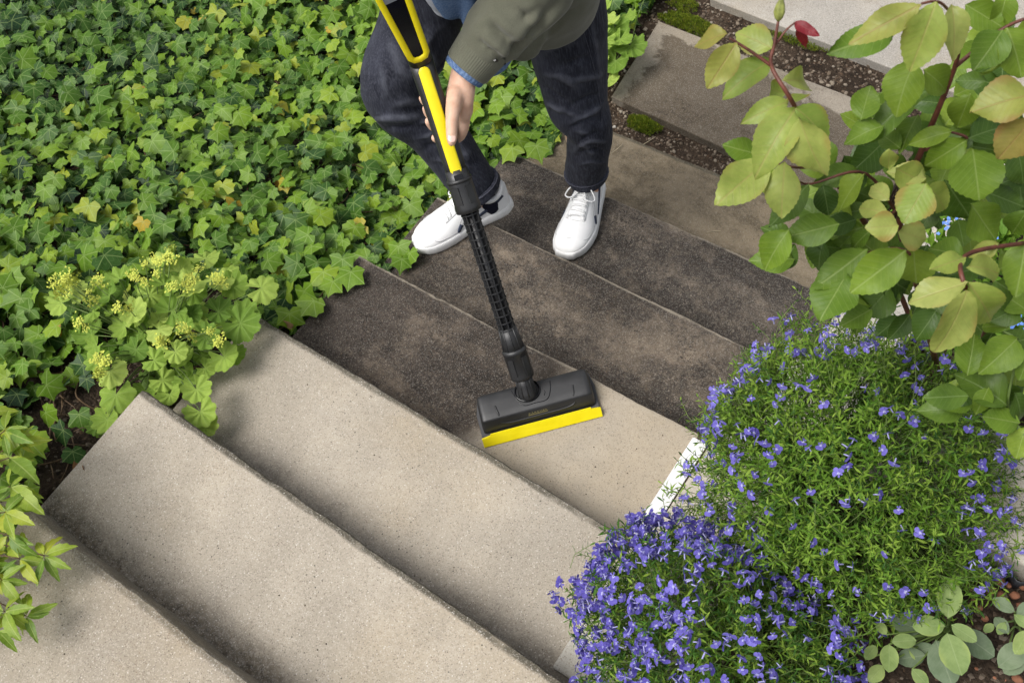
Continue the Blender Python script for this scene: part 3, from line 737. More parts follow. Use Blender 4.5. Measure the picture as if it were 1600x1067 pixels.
# sneakers
LEATHER = plain('white leather', (.80, .80, .795), .42, .45, (160, .12, .001), .03, 20)
RUBBER = plain('white rubber sole', (.78, .78, .77), .5, .4, (40, .1, .001), .04, 30)
NAVY = plain('navy stripe', (.035, .045, .075), .5, .3, None, .1)
GREYT = plain('grey stitching', (.42, .42, .42), .7, .2, None, .05)
LACE = plain('white lace', (.82, .82, .81), .75, .2, (500, .5, .001), .05, 300)
SW = ([0, .02, .06, .13, .22, .33, .45, .58, .70, .82, .92, .975, 1.0], [.012, .030, .044, .0545, .0605, .062, .057, .051, .0475, .047, .043, .034, .016])
SH = ([0, .03, .08, .16, .26, .36, .46, .56, .64, .72, .80, .90, .97, 1.0], [.034, .046, .055, .062, .071, .085, .101, .116, .112, .096, .090, .096, .104, .100])
def shoe(toe, heel, side, lean):
    """side = +1 when the outer side is at the right of someone looking from toe to heel"""
    d = heel - toe; L = np.linalg.norm(d[:2]); ax = nrm([d[0], d[1], 0]); up = np.array([0, 0, 1.]); sd_ = np.cross(ax, up)
    cl = lambda s: side * .010 * math.sin(min(1, s * 1.15) * math.pi) - side * .006
    def pt(s, a, off=0., zo=0.):
        w = np.interp(s, *SW) + off; h = np.interp(s, *SH) + off; z0 = .030
        ca, sa = math.cos(a), math.sin(a)
        tuck = 1 - .22 * max(0, sa) * (1 if s > .28 else s / .28)
        return toe + ax * s * L + sd_ * (cl(s) + w * np.sign(ca) * abs(ca) ** .75 * tuck) + up * (z0 + (h - z0) * max(0, sa) ** .82 + zo)
    ss = np.concatenate([np.linspace(0, .1, 7), np.linspace(.13, .9, 24), np.linspace(.92, 1, 6)]); aa = np.linspace(0, math.pi, 21)
    rings = [[pt(s, a) for a in aa] for s in ss]; v = []; f = []; n = len(aa)
    for r in rings: v += r
    for i in range(len(rings) - 1):
        for j in range(n - 1): f.append((i * n + j, i * n + j + 1, (i + 1) * n + j + 1, (i + 1) * n + j))
    sh = add('sneaker', pydata('sneaker', v, f), LEATHER, person, True)
    # sole: a wrapped rubber cup with a slight toe spring
    so_ = []
    for (zz, off) in ((.000, -.003), (.002, .002), (.010, .0045), (.024, .0035), (.033, .002), (.036, -.001), (.036, -.008)):
        ring = []
        for sgn in (1, -1):
            for s in (ss if sgn == 1 else ss[::-1]):
                e = (.0045 if s < .5 else .0035); w = np.interp(s, *SW) + off
                q = toe + ax * (s * L + (-off - .003 if s < .02 else (off + .003 if s > .98 else 0))) + sd_ * (cl(s) + sgn * w) + up * (zz + .010 * max(0, .12 - s) * 8 * (zz < .03) * .35)
                ring.append(q)
        so_.append(ring)
    v, f = rings_data(so_); add('sole', pydata('sole', v, f), RUBBER, sh, True)
    def line(path, rad, name, mat, off=.0012):
        P = smooth_path([pt(s, a, off) for s, a in path], len(path) * 6); v, f = tube_data(P, rad, 6); return add(name, pydata(name, v, f), mat, sh, True)
    H_ = math.pi
    line([(.40, .16), (.28, .22), (.17, .5), (.135, H_ / 2), (.17, H_ - .5), (.28, H_ - .22), (.40, H_ - .16)], .0009, 'stitching', GREYT, .0003)
    line([(.33, 1.05), (.315, H_ / 2), (.33, H_ - 1.05)], .0010, 'stitching', GREYT, .0003)
    for q in (1, -1):
        f_ = lambda a: H_ / 2 + q * (H_ / 2 - a)
        line([(.33, f_(1.05)), (.45, f_(1.02)), (.60, f_(1.0))], .0009, 'stitching', GREYT, .0003)
        line([(.46, f_(.32)), (.56, f_(.62)), (.52, f_(.70)), (.44, f_(.42))], .0008, 'stitching', GREYT, .0003)
        # eyestay: raised leather band on both sides of the tongue
        P1 = [pt(s, f_(1.02), .0022) for s in np.linspace(.335, .61, 10)]; P2 = [pt(s, f_(1.30), .0026) for s in np.linspace(.335, .61, 10)]
        P0 = [pt(s, f_(1.00), -.0005) for s in np.linspace(.33, .615, 10)]; P3 = [pt(s, f_(1.33), -.0005) for s in np.linspace(.33, .615, 10)]
        v = P0 + P1 + P2 + P3; f = [(a * 10 + i, a * 10 + i + 1, a * 10 + 11 + i, a * 10 + 10 + i) for a in range(3) for i in range(9)]
        add('eyestay', pydata('eyestay', v, f), LEATHER, sh, True)
        # side stripe, two strokes
        for st in ([(.52, .10), (.66, .26), (.80, .50), (.93, .72)], [(.40, .12), (.46, .34)]):
            C = smooth_path([pt(s, f_(a), .0022) for s, a in st], 14); wdt = .0052 if len(st) > 2 else .0065
            v = []; f = []
            for i, p in enumerate(C):
                tn = nrm(C[min(i + 1, 13)] - C[max(i - 1, 0)]); ou = nrm(sd_ * (-1 if q == 1 else 1) * 1.0 + up * .25); wv = nrm(np.cross(tn, ou)); k = wdt * (.35 + .65 * math.sin(min(1, (i + 1) / 9) * math.pi / 2))
                v += [p - wv * k - ou * .003, p - wv * k * .9 + ou * .0004, p + wv * k * .9 + ou * .0004, p + wv * k - ou * .003]
            for i in range(13):
                for j in range(3): f.append((i * 4 + j, i * 4 + j + 1, i * 4 + j + 5, i * 4 + j + 4))
            add('side_stripe', pydata('side_stripe', v, f), NAVY, sh, True)
    # tongue
    v = []; f = []; nn = 7
    for s in np.linspace(.36, .68, 9):
        for a in np.linspace(1.22, H_ - 1.22, nn): v.append(pt(s, a, .0035 + (.014 * max(0, (s - .58) / .1) ** 1.3)))
    for i in range(8):
        for j in range(nn - 1): f.append((i * nn + j, i * nn + j + 1, (i + 1) * nn + j + 1, (i + 1) * nn + j))
    add('tongue', pydata('tongue', v, f), LEATHER, sh, True)
    # laces, one bar for each pair of eyelets, and the bow
    for i, s in enumerate(np.linspace(.36, .585, 6)):
        a0 = 1.12; sk_ = .012 * (1 if i % 2 else -1)
        P = smooth_path([pt(s - sk_, a0, .001), pt(s - sk_ * .4, 1.3, .0065), pt(s, H_ / 2, .008), pt(s + sk_ * .4, H_ - 1.3, .0065), pt(s + sk_, H_ - a0, .001)], 18)
        v, f = tube_data(P, [(.0042, .0022)] * 18, 8); add('lace', pydata('lace', v, f), LACE, sh, True)
    kn_ = pt(.60, H_ / 2, .012)
    for q, ln in ((1, .05), (-1, .05), (.35, .04), (-.35, .045)):
        e = kn_ + sd_ * q * ln - ax * ln * .5 - up * .012; m1 = kn_ + sd_ * q * ln * .6 - ax * .004 + up * .012; m2 = kn_ + sd_ * q * ln * .5 - ax * ln * .75 - up * .002
        P = smooth_path([kn_, m1, e, m2, kn_] if abs(q) == 1 else [kn_, kn_ + sd_ * q * ln - ax * ln * .4 + up * .004, kn_ + sd_ * q * ln * 1.8 - ax * ln * .9 - up * .016], 22)
        v, f = tube_data(P, .0024, 7); add('lace', pydata('lace', v, f), LACE, sh, True)
    # padded collar round the ankle
    C = []
    for a in np.linspace(0, 2 * math.pi, 26, endpoint=False):
        s = .80 + .165 * math.cos(a); h = np.interp(s, *SH) + .004 + .010 * max(0, -math.cos(a))
        C.append(toe + ax * s * L + sd_ * (cl(s) + .041 * math.sin(a)) + up * h)
    v, f = tube_data(C + [C[0]], .0085, 10, False); add('collar', pydata('collar', v, f), LEATHER, sh, True)
    return sh
shoe(toeR, heelR, -1, 0); shoe(toeL, heelL, 1, 0)

# jacket, shirt
t = NT('olive sweat fabric'); n1 = t.noise(9, 4); n2 = t.noise(420, 3, .7)
c = t.mix(t.step(n1, .3, .7), (.118, .120, .086), (.155, .156, .114)); c = t.mix(t.step(n2, .4, .7, 0, .35), c, (.07, .066, .05))
t.base(c); t.rough(.92); t.spec(.15); t.b.inputs['Sheen Weight'].default_value = .2; t.bump(n2, .3, .001); OLIVE = t.m
c0 = bt(838, 20, 2.62); c1 = bt(815, -50, 2.45); c2 = chest + [.0, .0, .03]; c3 = neck - [0, -.02, .05]
cuffA = bt(729, 108, 2.372); cuffB = bt(752, 78, 2.355)
jk = [limb([bt(846, -2, 2.60), bt(822, -55, 2.47), c2, c3], [(.150, .128), (.172, .150), (.19, .14), (.12, .09)], 28),
      limb([bt(812, 62, 2.53), bt(822, 15, 2.50), bt(815, -40, 2.43)], [.052, .085, .11], 20),
      limb([bt(884, 12, 2.60), bt(862, -20, 2.55), bt(830, -50, 2.47)], [.060, .085, .11], 20),
      limb([cuffB, bt(772, 52, 2.335), bt(806, 12, 2.30), elL, mixp(elL, shL, .5), shL], [.062, .076, .083, .086, .088, .08], 22),
      limb([shR, mixp(shR, elR, .5), elR, mixp(elR, wrR, .8)], [.08, .085, .08, .06], 22), limb([shR, c3 + [0, .02, -.02], shL], [.08, .1, .08], 20)]
km = remesh(jk, .0065, 7, .55); sf = surf(km)
ridge(km, [fold((788, 106), (870, 12), 0.0149, -0.0221), fold((778, 92), (856, 4), 0.0216, 0.0102), fold((800, 104), (884, 22), 0.0189, 0.0068), fold((752, 55), (800, 98), 0.0162, 0.0127), fold((765, 40), (815, 85), 0.0121, -0.0103), fold((770, 25), (826, 70), 0.0162, 0.0115), fold((788, 12), (838, 52), 0.0135, -0.0103), fold((800, 4), (850, 40), 0.0162, 0.0103),
           fold((740, 40), (768, 20), 0.0135, 0.0069), fold((748, 70), (785, 104), 0.0095, -0.0081), fold((815, 30), (850, 12), 0.0135, -0.0092), fold((830, 80), (880, 40), 0.0189, 0.0069), fold((850, 70), (905, 15), 0.0135, -0.0081), fold((810, 100), (850, 60), 0.0135, 0.0069)])
P_ = vco(km).astype(float); N_ = vnormals(km).astype(float)
dz = np.array([mnoise.noise(Vector(p) * 9) * .005 + mnoise.noise(Vector(p) * 23) * .002 for p in P_])
km.vertices.foreach_set('co', (P_ + N_ * dz[:, None]).astype(np.float32).ravel()); km.update()
jacket = add('jacket', km, OLIVE, person, True)
def ribbed(name, a, b, r0, r1, nr, dep, mat, parent, lip=.004):
    d = nrm(b - a); s, u = frame(d); rings = []; n = nr * 4; L = np.linalg.norm(b - a)
    for h, k in ((.004, .80), (.0, .90), (0, .97), (.004, 1.0), (L * .3, 1), (L * .6, 1), (L * .85, 1), (L, 1.0)):
        rr = r0 + (r1 - r0) * h / L
        rings.append([a + d * h + (s * math.cos(q) + u * math.sin(q)) * (rr * k + dep * math.cos(nr * q) * (k == 1)) for q in np.linspace(0, 2 * math.pi, n, endpoint=False)])
    v, f = rings_data(rings, False); return add(name, pydata(name, v, f), mat, parent, True)
ribbed('cuff', cuffA, cuffB + nrm(cuffB - cuffA) * .02, .0560, .0640, 60, .0006, OLIVE, jacket)
t = NT('blue denim shirt'); n1 = t.noise(18, 4); tw = t.noise(300, 2, .6, vec=t.mapv((1, .5, 1), (0, 0, R(40))))
c = t.mix(t.step(n1, .3, .7), (.055, .105, .23), (.13, .21, .37)); c = t.mix(t.step(tw, .4, .65, 0, .6), c, (.22, .30, .45))
t.base(c); t.rough(.9); t.spec(.15); t.bump(tw, .4, .0012); SHIRT = t.m
ca = nrm(cuffA - cuffB)
shirt = add('shirt', remesh([limb([bt(712, 8, 2.40), bt(700, -60, 2.32), chest + [-.04, -.06, .0]], [(.05, .03), (.09, .05), (.14, .10)], 20),
                             limb([bt(733, 10, 2.375), bt(730, 34, 2.40)], [.020, .014]), limb([bt(733, 10, 2.375), bt(724, -50, 2.31)], [.020, .022]),
                             limb([bt(762, 112, 2.47), bt(778, 98, 2.48), bt(800, 60, 2.50)], [.016, .026, .03])], .005, 4), SHIRT, person, True)
ribbed('shirt_cuff', cuffA + ca * .014, cuffA - ca * .01, .0520, .0530, 30, .0006, SHIRT, shirt)
TEE = plain('pale tee shirt', (.42, .44, .50), .9, .15, (300, .3, .001), .08, 30)
add('undershirt', remesh([limb([bt(697, 2, 2.42), bt(690, -50, 2.34), chest + [-.05, -.04, -.05]], [.04, .07, .12], 18)], .006, 4), TEE, person, True)
STEEL = plain('dark zip metal', (.05, .05, .05), .35, .5, None, .1, metal=.8)
zp = smooth_path([surf(km)(x, y, .002) for x, y in ((790, 106), (782, 102), (776, 96))], 8)
v, f = tube_data(zp, .0035, 6); add('zip', pydata('zip', v, f), STEEL, jacket)
# hair
HAIR = plain('brown hair', (.045, .028, .018), .6, .3, (200, .6, .003), .3, 60)
add('hair', remesh([limb([headc + [0, .03, .06], headc + [0, -.02, .085]], [(.080, .088), (.076, .070)], 18), limb([headc + [0, .055, .0], headc + [0, .05, .05]], [.068, .074], 18)], .007, 3), HAIR, person, True)

# ================================================================== CLEANER
t = NT('black plastic'); n2 = t.noise(500, 2)
t.base(t.mix(t.step(t.noise(12, 3), .3, .7), (.017, .017, .0175), (.027, .027, .0275))); t.rough(t.step(t.noise(30, 3), .3, .7, .36, .5)); t.spec(.5); t.bump(n2, .12, .0006); BLACK = t.m
GREYP = plain('dark grey plastic', (.05, .05, .052), .5, .45, (500, .12, .0006), .08, 20)
t = NT('yellow plastic'); t.base(t.mix(t.step(t.noise(20, 3), .3, .7), (.80, .66, .006), (.86, .72, .012))); t.rough(.38); t.spec(.45); YEL = t.m
GLOSS = plain('glossy black display', (.004, .004, .005), .12, .5, None, .05)
SCREEN = plain('grey display glass', (.20, .21, .23), .2, .5, None, .05)
cl = empty('surface_cleaner', J0 * [1, 1, 0] + [0, 0, -3 * H], 'long handled black and yellow surface cleaner with a wide brush head resting on a step', 'cleaner')
tc = nrm(CAM - wand(250)); wu = nrm(tc - wax * (tc @ wax)); wsd = np.cross(wax, wu)      # wu faces the viewer's side, wsd across
def prof(pts, ax_, u_, s_, ru, rs, n=20, sq=2.6):
    rings = []
    for p, a, b in zip(pts, ru, rs):
        rings.append([p + u_ * a * np.sign(math.sin(q)) * abs(math.sin(q)) ** (2 / sq) + s_ * b * np.sign(math.cos(q)) * abs(math.cos(q)) ** (2 / sq) for q in np.linspace(0, 2 * math.pi, n, endpoint=False)])
    return rings_data(rings)
def cpart(name, vf, mat, parent=cl, smooth=True): return add(name, pydata(name, *vf), mat, parent, smooth)
# ribbed extension tube: core, long ribs, rings
W0, W1 = wand(530), wand(327)
Lr = np.linalg.norm(W1 - W0)
core = cpart('ribbed_tube', tube_data([W0, W1], [.0125, .0125], 18), BLACK)
for i in range(8):
    a = i / 8 * 2 * math.pi + .2; o_ = wu * math.cos(a) + wsd * math.sin(a); tv = np.cross(wax, o_)
    cpart('rib', box_data((W0 + W1) / 2 + o_ * .0165, o_ * .0050, tv * .0016, wax * Lr / 2), BLACK, core, False)
nr = 17
ringme = None
for i in range(nr):
    c = W0 + wax * Lr * (i + .45) / nr
    rg = []
    for h, rad in ((-.0016, .0205), (-.0014, .0232), (.0014, .0232), (.0016, .0205)):
        rg.append([wax * h + (wu * math.cos(q) + wsd * math.sin(q)) * rad for q in np.linspace(0, 2 * math.pi, 28, endpoint=False)])
    if ringme is None:
        ringme = pydata('ring', *rings_data(rg, False)); ringme.materials.append(BLACK)
    o = bpy.data.objects.new('ring', ringme); col.objects.link(o); o.parent = core; o.location = Vector(c)
# lower cone and bayonet collar
a, b = wand(512), wand(548)
cone = cpart('lower_cone', tube_data([a, mixp(a, b, .5), b], [.0225, .0255, .029], 24), BLACK)
for i in range(10):
    q = i / 10 * 2 * math.pi; o1 = wu * math.cos(q) + wsd * math.sin(q); v, f = tube_data([a + o1 * .0225, mixp(a, b, .5) + o1 * .0255, b + o1 * .029], .0018, 6); cpart('rib', (v, f), BLACK, cone)
b1, b2 = wand(546), wand(588)
colr = cpart('collar', prof([b1 + wax * .006, b1 + wax * .004, b1, mixp(b1, b2, .08), mixp(b1, b2, .1), mixp(b1, b2, .9), b2, b2 - wax * .003], wax, wu, wsd, [.026, .0300, .0325, .0325, .0300, .0310, .0305, .026], [.026, .0300, .0325, .0325, .0300, .0310, .0305, .026], 28, 2.1), BLACK)
for q in (-.62, .62, 2.2, -2.2, math.pi):
    o1 = wu * math.cos(q) + wsd * math.sin(q); tv = np.cross(wax, o1)
    cpart('grip_pad', box_data(mixp(b1, b2, .52) + o1 * .0305, o1 * .0022, tv * .0075, wax * np.linalg.norm(b2 - b1) * .30), BLACK, colr, False)
# swivel neck into the head
n1_, n2_ = wand(585), J0 - wax * .012
neckp = cpart('neck', tube_data([n1_, mixp(n1_, n2_, .5), mixp(n1_, n2_, .85), n2_, n2_ - wax * .014, n2_ - wax * .022], [.0225, .0235, .026, .0262, .021, .006], 24), BLACK)
for q in np.linspace(-1.2, 1.2, 5):
    o1 = wu * math.cos(q) + wsd * math.sin(q); cpart('rib', tube_data([n1_ + o1 * .0225, mixp(n1_, n2_, .5) + o1 * .0235, n2_ + o1 * .0262], .0019, 6), BLACK, neckp)
# upper coupling
k0, k1, k2, k3 = wand(330), wand(322), wand(282), wand(264)
coup = cpart('coupling', prof([k0, k0 + wax * .002, k1, mixp(k1, k2, .15), mixp(k1, k2, .85), k2, k2 + wax * .004, k3], wax, wu, wsd, [.026, .0315, .0325, .0310, .0300, .0300, .0285, .0265], [.026, .0315, .0325, .0310, .0300, .0300, .0285, .0270], 28, 2.3), BLACK)
for q in (-.55, .55, 2.3, -2.3):
    o1 = wu * math.cos(q) + wsd * math.sin(q); tv = np.cross(wax, o1)
    cpart('grip_pad', box_data(mixp(k1, k2, .5) + o1 * .0305, o1 * .0022, tv * .0085, wax * np.linalg.norm(k2 - k1) * .33), BLACK, coup, False)
g_ = wand(281); cpart('clip', prof([g_ - wax * .004, g_ + wax * .004], wax, wu, wsd, [.0315, .0315], [.0315, .0315], 28, 2.2), BLACK, coup)
ck = wand(274); cpart('release_button', box_data(ck + wu * .0262, wu * .003, wsd * .010, wax * .006), GLOSS, coup, False)
# grip body with the yellow inlay
p0, p1 = wand(272), KINK
Lg = np.linalg.norm(p1 - p0)
ts = np.linspace(0, 1, 9)
cpart('grip', prof([p0 + wax * Lg * s for s in ts], wax, wu, wsd, [.0225 + .0035 * math.sin(s * 3.1) for s in ts], [.0255 + .003 * s for s in ts], 24, 2.8), BLACK)
y0, y1 = wand(279), wand(104)
Ly = np.linalg.norm(y1 - y0); rg = []
for s in np.concatenate([[0, .004], np.linspace(.02, .96, 12), [.985, .996, 1.0]]):
    c = y0 + wax * Ly * s; hw = .0142 * (1 - .05 * s) * (1 if s < .96 else max(.35, math.sqrt(max(0, 1 - ((s - .96) / .042) ** 2))))
    sg = (np.linalg.norm(c - p0)) / Lg; top = .0225 + .0035 * math.sin(sg * 3.1) - .0006
    rg.append([c + wsd * hw * x + wu * (top + z) for x, z in ((-1, -.004), (-1, .0012), (-.75, .0030), (0, .0036), (.75, .0030), (1, .0012), (1, -.004))])
cpart('yellow_inlay', rings_data(rg), YEL)
# handle with display, yellow frame
hu = nrm(nrm(CAM - KINK) - hax * (nrm(CAM - KINK) @ hax)); hs_ = np.cross(hax, hu)
ts = np.linspace(0, 1, 10)
hw = lambda s: .0275 + .018 * min(1, s / .35)
cpart('handle', prof([KINK - wax * .01 + hax * .01] + [KINK + hax * .36 * s for s in ts[1:]], hax, hu, hs_, [.0255] + [.024 - .003 * s for s in ts[1:]], [.0275] + [.027 + .003 * s for s in ts[1:]], 24, 2.8), BLACK)
fr0 = KINK + hax * .022; FL = .23
def fw(s): return .0195 + .013 * s
path = [fr0 + hax * FL * s + hs_ * fw(s) for s in np.linspace(1, .04, 12)] + [fr0 + hs_ * (fw(0) - .006), fr0 - hax * .003, fr0 - hs_ * (fw(0) - .006)] + [fr0 + hax * FL * s - hs_ * fw(s) for s in np.linspace(.04, 1, 12)]
path += [fr0 + hax * (FL + .02) - hs_ * fw(1) * .6, fr0 + hax * (FL + .024), fr0 + hax * (FL + .02) + hs_ * fw(1) * .6, path[0]]
Pf = [p + hu * .027 for p in path]; rg = []
for i, p in enumerate(Pf):
    tn = nrm(Pf[(i + 1) % (len(Pf) - 1)] - Pf[(i - 1) % (len(Pf) - 1)]); ov = np.cross(tn, hu)
    rg.append([p + ov * .0074 * a_ + hu * b_ for a_, b_ in ((-1, -.022), (-1, .001), (-.7, .0038), (0, .0046), (.7, .0038), (1, .001), (1, -.022))])
cpart('yellow_frame', rings_data(rg, False), YEL)
q = [fr0 + hax * FL * s + hs_ * fw(s) * k * .92 + hu * .0262 for s in (.0, 1.0) for k in (-1, 1)]
disp = cpart('display', ([q[0], q[1], q[3], q[2]] + [p - hu * .006 for p in (q[0], q[1], q[3], q[2])], [(0, 1, 2, 3), (7, 6, 5, 4), (0, 4, 5, 1), (1, 5, 6, 2), (2, 6, 7, 3), (3, 7, 4, 0)]), GLOSS, cl, False)
cs = KINK + hax * .235 + hu * .0272
cpart('screen', box_data(cs, hs_ * .024, hax * .05, hu * .0012), SCREEN, disp, False)
# brush head
hA = bz(756, 694, -3 * H + .012); hB = bz(940, 645, -3 * H + .012)
hx = nrm([hB[0] - hA[0], hB[1] - hA[1], 0]); hy = np.cross((0, 0, 1), hx); HL = np.hypot(*(hB - hA)[:2]); hz = np.array([0, 0, 1.]); zb = -3 * H
hO = np.array([hA[0], hA[1], zb])
def HP(x, y, z): return hO + hx * x + hy * y + hz * z
# x along the head, y away from the yellow lip, z up
def head_loft(prof_, ends):
    rings = []
    for (x, sy, sz, oy) in ends: rings.append([HP(x, oy + (py - .062) * sy + .062, pz * sz) for py, pz in prof_])
    return rings_data(rings)
cov = [(.024, .012), (.0245, .021), (.0295, .033), (.0385, .0515), (.0405, .0550), (.0440, .0570), (.060, .0592), (.085, .0615), (.104, .0625), (.112, .0605), (.118, .054), (.1205, .044), (.1215, .030), (.1215, .010)]
ends = [(.007, .80, .50, 0), (.009, .88, .78, 0), (.012, .95, .93, 0), (.017, .985, .985, 0), (.024, 1, 1, 0)] + [(x, 1, 1, 0) for x in np.linspace(.04, HL - .04, 9)] + [(HL - .024, 1, 1, 0), (HL - .017, .985, .985, 0), (HL - .012, .95, .93, 0), (HL - .009, .88, .78, 0), (HL - .007, .80, .50, 0)]
head = cpart('head_cover', head_loft(cov, ends), BLACK); bev_ = head.data
bev_.polygons.foreach_set('use_smooth', np.full(len(bev_.polygons), True))
sk_ = [HP(.0, .010, 0), HP(HL, .010, 0), HP(HL + .003, .085, 0), HP(HL - .006, .127, 0), HP(.006, .127, 0), HP(-.003, .085, 0)]
v = sk_ + [p + hz * .014 for p in sk_]; n = 6; f = [tuple(range(n))[::-1], tuple(range(n, 2 * n))] + [(i, (i + 1) % n, n + (i + 1) % n, n + i) for i in range(n)]
me = pydata('base_plate', v, f); bev(me, .003, 2); add('base_plate', me, GREYP, cl)
# yellow wiper lip with notched ends
yv = [HP(-.001, -.006, .0035), HP(HL + .001, -.006, .0035), HP(HL + .001, .0085, .0225), HP(HL - .022, .0105, .0245), HP(HL - .024, .0130, .0275), HP(.024, .0130, .0275), HP(.022, .0105, .0245), HP(-.001, .0085, .0225)]
yb_ = [p + (hy * .006 - hz * .004) for p in yv]; n = 8
f = [tuple(range(n)), tuple(range(n, 2 * n))[::-1]] + [((i + 1) % n, i, n + i, n + (i + 1) % n) for i in range(n)]
lip = cpart('yellow_lip', (yv + yb_, f), YEL, cl, False)
# rear flap line, front recess and raised panel on the cover
def on_cov(y):
    ys_ = [p[0] for p in cov[:11]]; zs_ = [p[1] for p in cov[:11]]; return float(np.interp(y, ys_, zs_))
def cline(pts, name, mat, rad=.0012, lift=.0003):
    P = smooth_path([HP(x, y, on_cov(y) + lift) for x, y in pts], len(pts) * 6); cpart(name, tube_data(P, rad, 6), mat, head)
cline([(HL * .33, .104), (HL * .355, .08), (HL * .40, .056), (HL * .50, .0545), (HL * .60, .056), (HL * .645, .08), (HL * .66, .104)], 'panel_seam', GLOSS, .0011)
cline([(HL * .17, .075), (HL * .185, .050), (HL * .215, .0315), (HL * .5, .0300), (HL * .785, .0315), (HL * .815, .050), (HL * .83, .075)], 'front_ridge', BLACK, .0024)
for xx in (.405, .585):
    cline([(HL * xx, .088), (HL * xx + .004, .078), (HL * xx, .068)], 'arrow_mark', GLOSS, .0009)
# socket the neck swivels in
P = [HP(*(np.array([(J0 - hO) @ hx, (J0 - hO) @ hy, 0]) + np.array([.033 * math.cos(a), .030 * math.sin(a), .0635 - .0008])).tolist()) for a in np.linspace(0, 2 * math.pi, 28)]
cpart('socket_rim', tube_data(P, .0028, 8, False), GLOSS, head)
# lettering with the bar under it
CREAM = plain('pale lettering', (.20, .175, .08), .6, .3, None, .05)
fc = bpy.data.curves.new('txt', 'FONT'); fc.body = 'KÄRCHER'; fc.size = .0108; fc.align_x = 'CENTER'; fc.extrude = .0003; fc.space_character = 1.15
fo = bpy.data.objects.new('txt', fc); col.objects.link(fo); dg = bpy.context.evaluated_depsgraph_get(); tm = bpy.data.meshes.new_from_object(fo.evaluated_get(dg)); bpy.data.objects.remove(fo)
sl = nrm(HP(0, .0385, .0515) - HP(0, .0295, .033)); nn = np.cross(hx, sl)
tvv = vco(tm).astype(float); org = HP(HL * .5, .0345, on_cov(.0345))
tm.vertices.foreach_set('co', (org + tvv[:, :1] * hx * .95 + tvv[:, 1:2] * sl * .62 + (tvv[:, 2:] + .0009) * nn).astype(np.float32).ravel()); tm.update()
add('lettering', tm, CREAM, head)
cpart('lettering_bar', box_data(org - sl * .0030 + nn * .0007, hx * .026, sl * .0009, nn * .0004), CREAM, head, False)
# brush bristle rows hidden under the plate touch the step
BR = plain('bristle block', (.03, .03, .03), .8, .2, (300, .6, .003), .2)
add('bristle_strip', pydata('bristle_strip', *box_data(HP(HL / 2, .03, .002), hx * HL * .48, hy * .012, hz * .0015)), BR, cl)
# ================================================================== PLANTS
UP = np.array([0, 0, 1.])
STEMG = plain('green stem', (.13, .19, .05), .6, .3, None, .2)
STEMR = plain('red brown cane', (.11, .035, .022), .5, .4, (90, .3, .002), .35, 60)
STEMB = plain('brown stem', (.10, .065, .035), .8, .2, (90, .4, .002), .3, 60)
def stem(name, pts, rad, mat, parent, n=7, m=None):
    P = smooth_path(pts, m or max(8, len(pts) * 5)); r = np.interp(np.linspace(0, 1, len(P)), np.linspace(0, 1, len(rad)), rad)
    return add(name, pydata(name, *tube_data(P, list(r), n)), mat, parent, True)

# ---- ivy ground cover
IVY = leafmat('ivy leaf', [(0., (.012, .036, .014)), (.16, (.020, .056, .016)), (.34, (.044, .106, .016)), (.55, (.090, .182, .018)), (.78, (.155, .262, .022)), (.93, (.235, .325, .028)), (.965, (.30, .29, .03)), (.985, (.42, .30, .03)), (1., (.30, .15, .03))],
              'ivy', (.30, .40, .14), .42, .42, .17, .15, spots=.35)
ivy_vars = [ivy_leaf(s, 5 if s % 3 else 3) for s in range(12)]
ivy = empty('ivy_ground_cover', (-1.2, 1.5, gh(-1.2, 1.5)), 'dense green ivy ground cover spreading beside the left end of the stairs', 'ivy')
inst = []
def ivy_edge(y):
    if y < .34: return -9
    return -.015 + .035 * lowf(y, 3, 6) + (.05 if 1.25 < y < 2.45 else 0)
def bed_low(x, y): return lowf(x, y, 1.5, 3.) * .5 + lowf(x, y, 4.2, 8.) * .35
for layer, (sp, h0, h1, s0, s1) in enumerate(((.044, .010, .045, .04, .062), (.042, .030, .075, .036, .068), (.046, .055, .125, .034, .082))):
    for x in np.arange(-3.4, .12, sp):
        for y in np.arange(-.2, 4.2, sp):
            px_ = x + rng.uniform(-.5, .5) * sp * 1.3; py_ = y + rng.uniform(-.5, .5) * sp * 1.3
            if px_ > ivy_edge(py_): continue
            if py_ < .80 and px_ > -.20 - .35 * max(0, (.62 - py_)) and rng.uniform() < .78: continue      # bare soil by the second step
            if px_ > -.36 and .50 < py_ < 1.16 and rng.uniform() < (.6 if layer < 2 else .93): continue                           # lady's mantle stands here
            g0 = gh(min(px_, -.04), py_)
            q = pj((px_, py_, g0 + .05))
            if not (-190 < q[0] < 1100 and -190 < q[1] < 1110): continue
            if rng.uniform() < .13: continue
            lb = bed_low(px_, py_)
            fade = min(1, max(.25, (-px_ + .10) / .22)) if layer else 1
            z = g0 + (h0 + (h1 - h0) * rng.uniform()) * fade + .05 * lb * fade + .01
            sz = s0 + (s1 - s0) * rng.uniform() ** 1.3 * (.72 if fade < .6 else 1)
            az = R(-62) + rng.normal() * 1.25                   # tips mostly hang towards the stairs
            d = np.array([math.cos(az), math.sin(az), rng.uniform(-.75, .2)])
            n = UP + np.array([rng.normal() * .38, rng.normal() * .38, 0]) + .25 * np.array([.4, -.4, 0])
            # age of the leaf: dark old, bright young; old leaves gather in patches; shade of the lower layers painted in
            tone = .55 + .22 * lb + rng.normal() * .20 + (.08 if layer == 2 else -.14)
            tone -= .42 * max(0, min(1, (-px_ - 1.35) / .9)) * (1 if py_ > .9 else .4)  # darker again towards the far left
            tone = min(.945, max(.01, tone))
            if rng.uniform() < .014: tone = rng.uniform(.955, 1.)
            inst.append((int(rng.integers(12)), leafframe((px_, py_, z), d, n, sz), float(tone), layer, q, sz))
